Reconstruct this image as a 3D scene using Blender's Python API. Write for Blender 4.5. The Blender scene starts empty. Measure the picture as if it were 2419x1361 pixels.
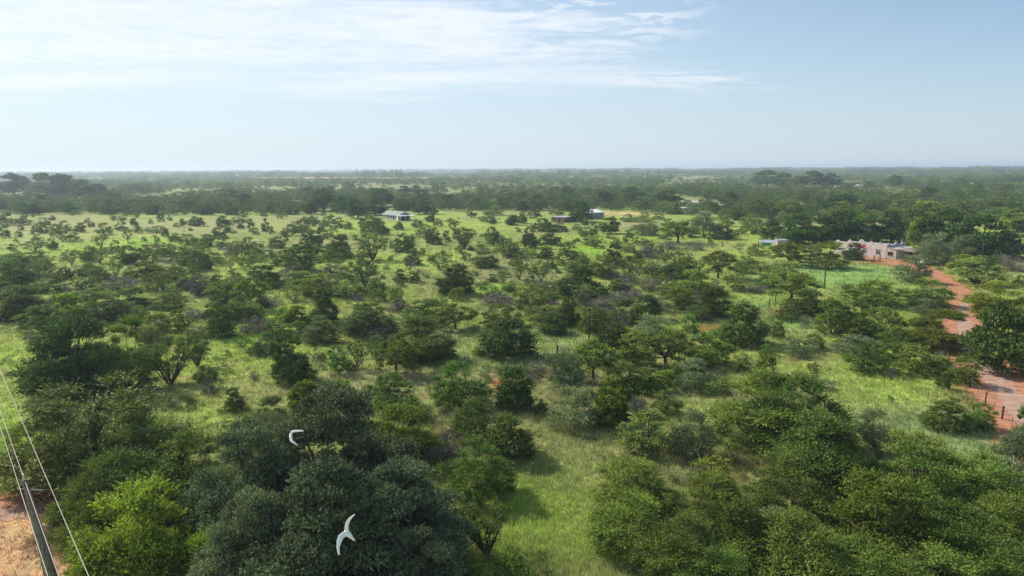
import bpy, math, random
import numpy as np
from mathutils import Vector, Matrix, Euler

SC = bpy.context.scene
COL = SC.collection
PI = math.pi

# ------------------------------------------------------------------ camera, sky, sun, exposure
F = 1613.0                     # focal length in pixels of the 2419 px wide photograph
W, H = 2419.0, 1361.0
CAMZ = 25.0
PITCH = math.radians(10.0)
ROLL = math.radians(0.33)
SUN_EL = math.radians(37)
SUN_VEC = Vector((-0.82, 0.57, 0)).normalized() * math.cos(SUN_EL) + Vector((0, 0, math.sin(SUN_EL)))

fwd = Vector((0, math.cos(PITCH), -math.sin(PITCH)))
right0 = Vector((1, 0, 0)); up0 = right0.cross(fwd)
right = right0 * math.cos(ROLL) - up0 * math.sin(ROLL)
up = up0 * math.cos(ROLL) + right0 * math.sin(ROLL)
cam_data = bpy.data.cameras.new('camera'); cam = bpy.data.objects.new('camera', cam_data); COL.objects.link(cam)
cam_data.sensor_width = 36; cam_data.lens = F / W * 36
cam_data.clip_start = 0.5; cam_data.clip_end = 60000
m = Matrix((right, up, -fwd)).transposed().to_4x4(); m.translation = Vector((0, 0, CAMZ))
cam.matrix_world = m
SC.camera = cam

SC.view_settings.view_transform = 'Standard'
SC.view_settings.look = 'None'
SC.view_settings.gamma = 1
SC.view_settings.exposure = 0.47
SC.render.film_transparent = False
cy = SC.cycles
cy.max_bounces = 5; cy.diffuse_bounces = 3; cy.glossy_bounces = 2; cy.transmission_bounces = 4; cy.volume_bounces = 0
cy.transparent_max_bounces = 4; cy.caustics_reflective = False; cy.caustics_refractive = False
cy.use_denoising = True; cy.denoising_prefilter = 'NONE'; cy.denoising_input_passes = 'RGB_ALBEDO_NORMAL'

sun_d = bpy.data.lights.new('sun', 'SUN'); sun_d.energy = 4.8; sun_d.angle = math.radians(0.6); sun_d.color = (1.0, 0.93, 0.82)
sun = bpy.data.objects.new('sun', sun_d); COL.objects.link(sun)
sun.rotation_euler = SUN_VEC.to_track_quat('Z', 'Y').to_euler()

def nd(nt, typ, **kw):
    n = nt.nodes.new(typ)
    for k, v in kw.items():
        if k.startswith('i_'):
            key = k[2:]
            n.inputs[int(key) if key.isdigit() else key].default_value = v
        else: setattr(n, k, v)
    return n
def mth(nt, op, a, b=None, c=None, clamp=False):
    n = nt.nodes.new('ShaderNodeMath'); n.operation = op; n.use_clamp = clamp
    for i, v in enumerate((a, b, c)):
        if v is None: continue
        if isinstance(v, (int, float)): n.inputs[i].default_value = v
        else: nt.links.new(v, n.inputs[i])
    return n.outputs[0]
def sstep(nt, v, a, b):
    n = nt.nodes.new('ShaderNodeMapRange'); n.interpolation_type = 'SMOOTHSTEP'
    nt.links.new(v, n.inputs[0]); n.inputs[1].default_value = a; n.inputs[2].default_value = b
    return n.outputs[0]
def mixc(nt, fac, a, b):
    n = nt.nodes.new('ShaderNodeMix'); n.data_type = 'RGBA'
    for sock, v in ((n.inputs[0], fac), (n.inputs[6], a), (n.inputs[7], b)):
        if isinstance(v, (int, float)): sock.default_value = v
        elif isinstance(v, tuple): sock.default_value = (*v[:3], 1)
        else: nt.links.new(v, sock)
    return n.outputs[2]

def build_world():
    w = bpy.data.worlds.new('World'); SC.world = w; w.use_nodes = True
    nt = w.node_tree; nt.nodes.clear()
    out = nd(nt, 'ShaderNodeOutputWorld'); bg = nd(nt, 'ShaderNodeBackground')
    sky = nd(nt, 'ShaderNodeTexSky', sky_type='NISHITA', sun_disc=False, sun_elevation=SUN_EL,
             sun_rotation=math.atan2(SUN_VEC.x, SUN_VEC.y), altitude=1000, air_density=1.0, dust_density=1.2, ozone_density=1.6)
    tc = nd(nt, 'ShaderNodeTexCoord'); sep = nd(nt, 'ShaderNodeSeparateXYZ'); nt.links.new(tc.outputs['Generated'], sep.inputs[0])
    X, Y, Z = sep.outputs
    ysafe = mth(nt, 'MAXIMUM', Y, 0.02)
    u = mth(nt, 'DIVIDE', X, ysafe); v = mth(nt, 'DIVIDE', Z, ysafe)
    zs = mth(nt, 'MAXIMUM', Z, 0.015)
    # the layer of thin cloud seen from below: coordinates on a flat sheet of cloud
    comb = nd(nt, 'ShaderNodeCombineXYZ')
    nt.links.new(mth(nt, 'DIVIDE', X, zs), comb.inputs[0]); nt.links.new(mth(nt, 'DIVIDE', Y, zs), comb.inputs[1])
    def noise(scale, detail, rough, vec, dist=0.0, seed=0.0):
        n = nd(nt, 'ShaderNodeTexNoise', noise_dimensions='4D'); nt.links.new(vec, n.inputs['Vector'])
        n.inputs['Scale'].default_value = scale; n.inputs['Detail'].default_value = detail
        n.inputs['Roughness'].default_value = rough; n.inputs['Distortion'].default_value = dist; n.inputs['W'].default_value = seed
        return n.outputs[0]
    mp = nd(nt, 'ShaderNodeMapping'); nt.links.new(comb.outputs[0], mp.inputs[0])
    mp.inputs['Rotation'].default_value = (0, 0, 0.35); mp.inputs['Scale'].default_value = (0.55, 1.0, 1)
    big = noise(0.55, 4, 0.55, mp.outputs[0], 0.3, 1.3)
    fine = noise(3.2, 8, 0.62, comb.outputs[0], 0.5, 4.1)
    wisp = noise(1.4, 9, 0.66, mp.outputs[0], 1.2, 7.7)
    # where the sheet lies
    cr = nd(nt, 'ShaderNodeFloatCurve'); nt.links.new(mth(nt, 'MULTIPLY', v, 3.0), cr.inputs['Value'])
    cv = cr.mapping.curves[0]; pts = [(0, .92), (.32, .92), (.42, .76), (.60, .68), (.72, .50), (.80, .52), (1, .46)]
    cv.points[0].location = pts[0]; cv.points[1].location = pts[-1]
    for p in pts[1:-1]: cv.points.new(*p)
    cr.mapping.update()
    umax = mth(nt, 'SUBTRACT', cr.outputs[0], 0.5)
    edge = mth(nt, 'ADD', mth(nt, 'SUBTRACT', umax, u), mth(nt, 'MULTIPLY', mth(nt, 'SUBTRACT', wisp, 0.5), 1.0))
    m_right = sstep(nt, edge, -0.02, 0.22)
    low = mth(nt, 'ADD', v, mth(nt, 'MULTIPLY', mth(nt, 'SUBTRACT', big, 0.5), 0.16))
    m_low = sstep(nt, low, 0.092, 0.160)
    cov = mth(nt, 'ADD', mth(nt, 'MULTIPLY', big, 0.9), mth(nt, 'ADD', mth(nt, 'MULTIPLY', fine, 0.95), mth(nt, 'MULTIPLY', wisp, 0.65)))
    dens = sstep(nt, cov, 0.78, 1.42)
    dens = mth(nt, 'MULTIPLY', dens, mth(nt, 'MULTIPLY', m_right, m_low))
    # small separate puffs to the right of the sheet
    pf = mth(nt, 'MULTIPLY', sstep(nt, fine, 0.47, 0.60), mth(nt, 'MULTIPLY', sstep(nt, mth(nt, 'SUBTRACT', 0.30, mth(nt, 'ABSOLUTE', mth(nt, 'SUBTRACT', u, 0.13))), 0.12, 0.24), sstep(nt, v, 0.155, 0.2)))
    dens = mth(nt, 'MAXIMUM', dens, mth(nt, 'MULTIPLY', pf, 0.8))
    dens = mth(nt, 'MULTIPLY', dens, 0.74, clamp=True)
    # pale haze low down, whiter towards the sun on the left
    hz = mth(nt, 'POWER', mth(nt, 'SUBTRACT', 1.0, mth(nt, 'MULTIPLY', mth(nt, 'MAXIMUM', v, 0.0), 2.0), clamp=True), 2.4)
    hz = mth(nt, 'MULTIPLY', hz, 0.92)
    side = sstep(nt, u, 0.95, -0.75)
    hazecol = mixc(nt, side, (5.1, 6.1, 7.0), (6.5, 7.4, 8.1))
    skyc = nd(nt, 'ShaderNodeMix', data_type='RGBA', blend_type='MULTIPLY'); skyc.inputs[0].default_value = 1
    nt.links.new(sky.outputs[0], skyc.inputs[6]); skyc.inputs[7].default_value = (1.02, 1.16, 1.20, 1)
    veil = mth(nt, 'MULTIPLY', side, 0.62)
    c0 = mixc(nt, veil, skyc.outputs[2], (6.3, 7.6, 8.5))
    c1 = mixc(nt, hz, c0, hazecol)
    c2 = mixc(nt, dens, c1, (8.7, 8.95, 9.3))
    nt.links.new(c2, bg.inputs[0]); bg.inputs[1].default_value = 0.083
    nt.links.new(bg.outputs[0], out.inputs[0])
build_world()

# ------------------------------------------------------------------ from a point of the view to a point on the ground
def ray(px, py):
    return fwd + right * ((px - W / 2) / F) + up * ((H / 2 - py) / F)
def at(px, py, z=0.0):
    d = ray(px, py); t = (z - CAMZ) / d.z
    return Vector((d.x * t, d.y * t, z))
def proj(x, y, z=0.0):         # world -> photograph pixels, for arrays too
    vx, vy, vz = x, y, z - CAMZ
    cx = vx * right.x + vy * right.y + vz * right.z
    cyy = vx * up.x + vy * up.y + vz * up.z
    cz = vx * fwd.x + vy * fwd.y + vz * fwd.z
    return W / 2 + F * cx / cz, H / 2 - F * cyy / cz, cz
def height_of(p, py):          # height above ground point p that is seen at row py
    lo, hi = 0.0, 60.0
    for _ in range(40):
        mid = (lo + hi) / 2
        if proj(p.x, p.y, mid)[1] > py: lo = mid
        else: hi = mid
    return (lo + hi) / 2

# ------------------------------------------------------------------ tags and small builders
def tag(o, label=None, cat=None, group=None, kind=None):
    if label: o['label'] = label
    if cat: o['category'] = cat
    if group: o['group'] = group
    if kind: o['kind'] = kind
    return o
def empty(name, loc=(0, 0, 0), rz=0.0):
    o = bpy.data.objects.new(name, None); COL.objects.link(o); o.location = loc; o.rotation_euler = (0, 0, rz)
    o.empty_display_size = 0.3
    return o
class MB:
    def __init__(s): s.v = []; s.f = []; s.mi = []
    def add(s, vs, fs, mi=0):
        b = len(s.v); s.v += [tuple(v) for v in vs]; s.f += [tuple(i + b for i in f) for f in fs]; s.mi += [mi] * len(fs)
    def box(s, x0, y0, z0, x1, y1, z1, mi=0):
        vs = [(x, y, z) for x in (x0, x1) for y in (y0, y1) for z in (z0, z1)]
        s.add(vs, [(0, 1, 3, 2), (4, 6, 7, 5), (0, 4, 5, 1), (2, 3, 7, 6), (0, 2, 6, 4), (1, 5, 7, 3)], mi)
    def prism(s, poly, axis, a, b):   # polygon of 2-D points pushed along an axis
        def P(p, t):
            return {'x': (t, p[0], p[1]), 'y': (p[0], t, p[1]), 'z': (p[0], p[1], t)}[axis]
        n = len(poly)
        s.add([P(p, a) for p in poly] + [P(p, b) for p in poly],
              [tuple(range(n))[::-1], tuple(range(n, 2 * n))] + [(i, (i + 1) % n, n + (i + 1) % n, n + i) for i in range(n)])
    def tube(s, pts, rads, sides=6, cap=True):
        pts = [Vector(p) for p in pts]; n = len(pts); base = len(s.v)
        prev = None
        for i, p in enumerate(pts):
            t = (pts[min(i + 1, n - 1)] - pts[max(i - 1, 0)])
            if t.length < 1e-9: t = Vector((0, 0, 1))
            t.normalize()
            a = t.cross(Vector((0, 0, 1)) if abs(t.z) < 0.9 else Vector((1, 0, 0))).normalized() if prev is None else (prev - t * prev.dot(t)).normalized()
            prev = a; b = t.cross(a); r = rads[i] if hasattr(rads, '__len__') else rads
            for k in range(sides):
                an = 2 * PI * k / sides
                s.v.append(tuple(p + a * (r * math.cos(an)) + b * (r * math.sin(an))))
        for i in range(n - 1):
            for k in range(sides):
                k2 = (k + 1) % sides
                s.f.append((base + i * sides + k, base + i * sides + k2, base + (i + 1) * sides + k2, base + (i + 1) * sides + k)); s.mi.append(0)
        if cap:
            s.f.append(tuple(base + k for k in range(sides))[::-1]); s.mi.append(0)
            s.f.append(tuple(base + (n - 1) * sides + k for k in range(sides))); s.mi.append(0)
    def mesh(s, name, mats, smooth=False):
        me = bpy.data.meshes.new(name); me.from_pydata(s.v, [], s.f)
        for mt in (mats if isinstance(mats, (list, tuple)) else [mats]): me.materials.append(mt)
        if any(s.mi): me.polygons.foreach_set('material_index', s.mi)
        if smooth: me.polygons.foreach_set('use_smooth', [True] * len(s.f))
        me.update(); return me
    def build(s, name, mats, parent=None, smooth=False, loc=None, bevel=0):
        o = bpy.data.objects.new(name, s.mesh(name, mats, smooth)); COL.objects.link(o)
        if parent: o.parent = parent
        if loc is not None: o.location = loc
        if bevel:
            bm = o.modifiers.new('bevel', 'BEVEL'); bm.width = bevel; bm.segments = 2; bm.limit_method = 'ANGLE'
        return o
def part_copy(o, parent):
    c = o.copy(); COL.objects.link(c); c.parent = parent; return c

# ------------------------------------------------------------------ materials
def mat_new(name):
    mt = bpy.data.materials.new(name); mt.use_nodes = True
    nt = mt.node_tree; b = nt.nodes['Principled BSDF']; return mt, nt, b
def mat(name, col, rough=0.8, var=0.25, scale=3.0, bump=0.2, spec=0.3, metal=0.0, stretch=(1, 1, 1), col2=None, detail=6):
    mt, nt, b = mat_new(name)
    tc = nd(nt, 'ShaderNodeTexCoord'); mp = nd(nt, 'ShaderNodeMapping'); nt.links.new(tc.outputs['Object'], mp.inputs[0]); mp.inputs['Scale'].default_value = stretch
    n = nd(nt, 'ShaderNodeTexNoise'); nt.links.new(mp.outputs[0], n.inputs['Vector']); n.inputs['Scale'].default_value = scale; n.inputs['Detail'].default_value = detail; n.inputs['Roughness'].default_value = 0.6
    a = tuple(c * (1 - var) for c in col) if col2 is None else col2
    bb = tuple(min(1, c * (1 + var)) for c in col) if col2 is None else col
    nt.links.new(mixc(nt, sstep(nt, n.outputs[0], 0.3, 0.7), a, bb), b.inputs['Base Color'])
    b.inputs['Roughness'].default_value = rough; b.inputs['Specular IOR Level'].default_value = spec; b.inputs['Metallic'].default_value = metal
    if bump:
        bp = nd(nt, 'ShaderNodeBump'); bp.inputs['Strength'].default_value = bump; bp.inputs['Distance'].default_value = 0.05
        nt.links.new(n.outputs[0], bp.inputs['Height']); nt.links.new(bp.outputs[0], b.inputs['Normal'])
    return mt
def corrugated(name, col, col2, period=0.25, axis='X'):
    mt, nt, b = mat_new(name)
    tc = nd(nt, 'ShaderNodeTexCoord')
    wv = nd(nt, 'ShaderNodeTexWave', wave_type='BANDS', bands_direction=axis); nt.links.new(tc.outputs['Object'], wv.inputs['Vector']); wv.inputs['Scale'].default_value = 1.0 / period / 3.2
    n = nd(nt, 'ShaderNodeTexNoise'); nt.links.new(tc.outputs['Object'], n.inputs['Vector']); n.inputs['Scale'].default_value = 0.9; n.inputs['Detail'].default_value = 7
    nt.links.new(mixc(nt, sstep(nt, n.outputs[0], 0.38, 0.68), col, col2), b.inputs['Base Color'])
    bp = nd(nt, 'ShaderNodeBump'); bp.inputs['Strength'].default_value = 0.6; bp.inputs['Distance'].default_value = 0.04
    nt.links.new(wv.outputs[0], bp.inputs['Height']); nt.links.new(bp.outputs[0], b.inputs['Normal'])
    b.inputs['Roughness'].default_value = 0.5; b.inputs['Specular IOR Level'].default_value = 0.4
    return mt
def leaf_mat(name, ca, cb, trans=0.15, tcol=None, vvar=0.32, hvar=0.022, rough=0.75):
    mt, nt, b = mat_new(name); out = nt.nodes['Material Output']
    at_ = nd(nt, 'ShaderNodeAttribute', attribute_name='tint', attribute_type='GEOMETRY')
    oi = nd(nt, 'ShaderNodeObjectInfo')
    c = mixc(nt, at_.outputs['Fac'], ca, cb)
    hs = nd(nt, 'ShaderNodeHueSaturation'); nt.links.new(c, hs.inputs['Color'])
    nt.links.new(mth(nt, 'MULTIPLY_ADD', oi.outputs['Random'], 2 * hvar, 0.5 - hvar), hs.inputs['Hue'])
    r2 = mth(nt, 'FRACT', mth(nt, 'MULTIPLY', oi.outputs['Random'], 17.37))
    nt.links.new(mth(nt, 'MULTIPLY_ADD', r2, 2 * vvar, 1 - vvar), hs.inputs['Value'])
    nt.links.new(hs.outputs[0], b.inputs['Base Color']); b.inputs['Roughness'].default_value = rough; b.inputs['Specular IOR Level'].default_value = 0.25
    tr = nd(nt, 'ShaderNodeBsdfTranslucent')
    tm = nd(nt, 'ShaderNodeMix', data_type='RGBA', blend_type='MULTIPLY'); tm.inputs[0].default_value = 1
    nt.links.new(hs.outputs[0], tm.inputs[6]); tm.inputs[7].default_value = (*(tcol or (1.5, 1.7, 0.7)), 1)
    nt.links.new(tm.outputs[2], tr.inputs[0])
    mx = nd(nt, 'ShaderNodeMixShader'); mx.inputs[0].default_value = trans
    nt.links.new(b.outputs[0], mx.inputs[1]); nt.links.new(tr.outputs[0], mx.inputs[2]); nt.links.new(mx.outputs[0], out.inputs[0])
    return mt

M = {}
M['leaf_u'] = leaf_mat('olive_acacia_leaf', (0.065, 0.092, 0.016), (0.238, 0.303, 0.046))
M['leaf_r'] = leaf_mat('dark_thorn_leaf', (0.036, 0.060, 0.013), (0.141, 0.206, 0.036))
M['leaf_g'] = leaf_mat('green_thorn_leaf', (0.052, 0.085, 0.013), (0.206, 0.290, 0.046))
M['leaf_t'] = leaf_mat('shade_tree_leaf', (0.024, 0.053, 0.013), (0.110, 0.193, 0.034))
M['leaf_b'] = leaf_mat('sparse_dry_leaf', (0.092, 0.084, 0.066), (0.228, 0.211, 0.160), trans=0.05)
M['leaf_v'] = leaf_mat('open_crown_leaf', (0.065, 0.089, 0.022), (0.225, 0.284, 0.062))
M['leaf_l'] = leaf_mat('lime_leaf', (0.060, 0.086, 0.012), (0.250, 0.320, 0.042), trans=0.25)
M['leaf_o'] = leaf_mat('silver_leaf', (0.066, 0.089, 0.046), (0.245, 0.296, 0.148), trans=0.2)
M['leaf_c'] = leaf_mat('grey_green_leaf', (0.040, 0.056, 0.030), (0.215, 0.262, 0.140), trans=0.12)
M['leaf_s'] = leaf_mat('shrub_leaf', (0.052, 0.089, 0.018), (0.206, 0.290, 0.058))
M['leaf_y'] = leaf_mat('yellow_green_leaf', (0.084, 0.115, 0.029), (0.270, 0.329, 0.077))
M['leaf_d'] = leaf_mat('withered_leaf', (0.10, 0.09, 0.06), (0.24, 0.20, 0.13), trans=0.05)
M['petal'] = leaf_mat('pink_petal', (0.55, 0.02, 0.14), (0.85, 0.06, 0.28), trans=0.25, tcol=(1.2, .8, .9))
M['bark'] = mat('grey_brown_bark', (0.075, 0.058, 0.044), rough=0.95, var=0.4, scale=6, bump=0.6, stretch=(1, 1, .3))
M['bark_pale'] = mat('pale_bark', (0.165, 0.150, 0.118), rough=0.95, var=0.35, scale=6, bump=0.6, stretch=(1, 1, .3))

# ------------------------------------------------------------------ plants
def mesh_from_np(name, verts, quads, mats, tint=None, tris=False, mi=None, col=None):
    k = 3 if tris else 4
    me = bpy.data.meshes.new(name); nv = len(verts); nf = len(quads)
    me.vertices.add(nv); me.vertices.foreach_set('co', np.asarray(verts, np.float32).ravel())
    me.loops.add(nf * k); me.loops.foreach_set('vertex_index', np.asarray(quads, np.int32).ravel())
    me.polygons.add(nf); me.polygons.foreach_set('loop_start', np.arange(nf, dtype=np.int32) * k)
    try: me.polygons.foreach_set('loop_total', np.full(nf, k, np.int32))
    except Exception: pass
    for mt in mats: me.materials.append(mt)
    if mi is not None: me.polygons.foreach_set('material_index', mi)
    me.update(calc_edges=True)
    if tint is not None:
        a = me.attributes.new('tint', 'FLOAT', 'FACE'); a.data.foreach_set('value', np.asarray(tint, np.float32))
    if col is not None:
        a = me.attributes.new('gcol', 'FLOAT_COLOR', 'FACE'); a.data.foreach_set('color', np.asarray(col, np.float32).ravel())
    return me

def unit(v): return v / (np.linalg.norm(v, axis=-1, keepdims=True) + 1e-9)

# species: env = shape of crown; nc clumps; cr clump radius; flat = clump flattening; spr = spray length; leaf length; density
SP = {
 'u': dict(env='umb', nc=60, cr=.105, flat=.42, spr=.07, leaf=.021, asp=.42, limbs=11, tr=.030, z0=.50, asp_h=.62),
 'r': dict(env='dome', nc=95, cr=.120, flat=.85, spr=.065, leaf=.021, asp=.50, limbs=8, tr=.014, z0=.04, asp_h=.72),
 'g': dict(env='dome', nc=84, cr=.105, flat=.70, spr=.110, leaf=.021, asp=.40, limbs=12, tr=.014, z0=.06, asp_h=.66),
 't': dict(env='tree', nc=95, cr=.115, flat=.80, spr=.060, leaf=.021, asp=.55, limbs=12, tr=.034, z0=.07, asp_h=.85),
 'b': dict(env='dome', nc=50, cr=.14, flat=.80, spr=.05, leaf=.016, asp=.40, limbs=26, tr=.010, z0=.06, asp_h=.55),
 'v': dict(env='vase', nc=50, cr=.105, flat=.75, spr=.10, leaf=.019, asp=.40, limbs=20, tr=.020, z0=.22, asp_h=.80),
 'l': dict(env='dome', nc=75, cr=.100, flat=.75, spr=.06, leaf=.027, asp=.62, limbs=10, tr=.018, z0=.08, asp_h=.78),
 'o': dict(env='dome', nc=72, cr=.108, flat=.80, spr=.09, leaf=.018, asp=.42, limbs=10, tr=.016, z0=.06, asp_h=.75),
 'c': dict(env='tree', nc=150, cr=.080, flat=.85, spr=.022, leaf=.0105, asp=.55, limbs=16, tr=.030, z0=.12, asp_h=.95),
 's': dict(env='dome', nc=26, cr=.17, flat=.90, spr=.13, leaf=.030, asp=.45, limbs=7, tr=.014, z0=.05, asp_h=.95),
}
SP['d'] = dict(SP['v']); SP['d'].update(limbs=24, tr=.018)
SP['y'] = dict(SP['u']); SP['y'].update(env='dome', z0=.18, flat=.5, nc=54)

def species_clumps(sp, rng, alt=False):
    P = SP[sp]; nc = P['nc']; env = P['env']; z0 = P['z0']
    if alt: env = 'dome'; z0 = .14; nc = int(nc * 1.3)
    ph = rng.uniform(0, 2 * PI, 6); am = rng.uniform(.05, .13, 3)
    def lobes(th): return 1 + am[0] * np.sin(2 * th + ph[0]) + am[1] * np.sin(3 * th + ph[1]) + am[2] * np.sin(5 * th + ph[2])
    th = rng.uniform(0, 2 * PI, nc * 5)
    if env == 'umb':
        r = np.sqrt(rng.uniform(0, 1, nc * 5)) * .46 * lobes(th)
        top = .93 - 1.25 * r ** 2 + .05 * np.sin(6 * r * 2 + ph[3]) * np.cos(th * 2 + ph[4])
        z = top - rng.uniform(0, .14, nc * 5) - (rng.random(nc * 5) < .5) * rng.uniform(.10, .46, nc * 5)
    elif env == 'vase':
        z = z0 + (1 - z0) * rng.uniform(0, 1, nc * 5) ** .7 * .95
        rmax = .12 + .36 * np.sin(np.clip((z - z0) / (1 - z0), 0, 1) ** .8 * 2.2)
        r = rmax * lobes(th) * rng.uniform(.35, 1.0, nc * 5)
    else:
        t = rng.uniform(0, 1, nc * 5)
        z = z0 + (0.94 - z0) * t
        if env == 'tree': rm = .43 * np.sin(PI * (.14 + .80 * t)) ** .62
        else: rm = .43 * np.where(t < .38, .80 + .20 * t / .38, np.sqrt(np.clip(1 - ((t - .38) / .66) ** 2, 0, 1)))
        q = rng.uniform(.0, 1, nc * 5) ** .30
        r = rm * lobes(th + z * 1.5) * q
    c = np.stack([r * np.cos(th), r * np.sin(th), z], 1)
    if env in ('dome', 'tree'):
        # a crown is a handful of uneven boughs; clumps sit on the outside of each
        nl = int(rng.integers(9, 13)) if sp != 'c' else 20
        a0 = rng.uniform(0, 2 * PI); K = []
        for i in range(nl):
            if i == 0: rr, RR, T = rng.uniform(0, .10), rng.uniform(.20, .26), 1.0
            else: rr, RR, T = rng.uniform(.14, .33), rng.uniform(.13, .22), rng.uniform(.42, .93)
            if i and (env == 'dome' or sp == 't') and i % 3: rr, RR, T = rng.uniform(.20, .34), rng.uniform(.16, .23), rng.uniform(.30, .66)
            if sp == 'c': rr, RR, T = (0, .17, 1.0) if i == 0 else (rng.uniform(.13, .40), rng.uniform(.09, .145), rng.uniform(.40, .95)); T = min(T, 1.08 - 1.3 * rr)
            an_ = a0 + i * 2.4 + rng.uniform(-.4, .4)
            K.append((rr * math.cos(an_), rr * math.sin(an_), max(T - RR * .9, .10), RR))
        K = np.array(K); n5 = nc * 5
        w5 = K[:, 3] ** 2; li = rng.choice(nl, n5, p=w5 / w5.sum())
        dd = unit(rng.normal(size=(n5, 3))); dd[:, 2] = np.where(dd[:, 2] < -.35, -dd[:, 2], dd[:, 2])
        c = K[li, :3] + dd * (K[li, 3] * rng.uniform(.8, 1.05, n5))[:, None] * np.array([1, 1, .9])
        ins = np.zeros(n5, bool)
        for j in range(nl): ins |= (np.linalg.norm(c - K[j, :3], axis=1) < K[j, 3] * .78)
        c = c[~ins]
        ns5 = int(nc * (1.15 if env == 'dome' else .5)); a5 = rng.uniform(0, 2 * PI, ns5); r5 = rng.uniform(.24, .42, ns5)
        sk = np.stack([r5 * np.cos(a5), r5 * np.sin(a5), rng.uniform(z0, .36 if env == 'dome' else .5, ns5)], 1)
        c = np.concatenate([c, sk]); c = c[rng.permutation(len(c))]
        c = c[c[:, 2] > z0]
    # keep clumps that are not too close to each other
    keep = []
    mind = P['cr'] * (1.12 if sp == 'c' else .85)
    for i in range(len(c)):
        if all(np.sum((c[i] - c[j]) ** 2) > mind * mind for j in keep): keep.append(i)
        if len(keep) >= nc: break
    c = c[keep]
    c[:, 2] = np.clip(c[:, 2], P['cr'] * .35, 1)
    cr = P['cr'] * rng.uniform(.65, 1.25, len(c))
    return c, cr

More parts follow.
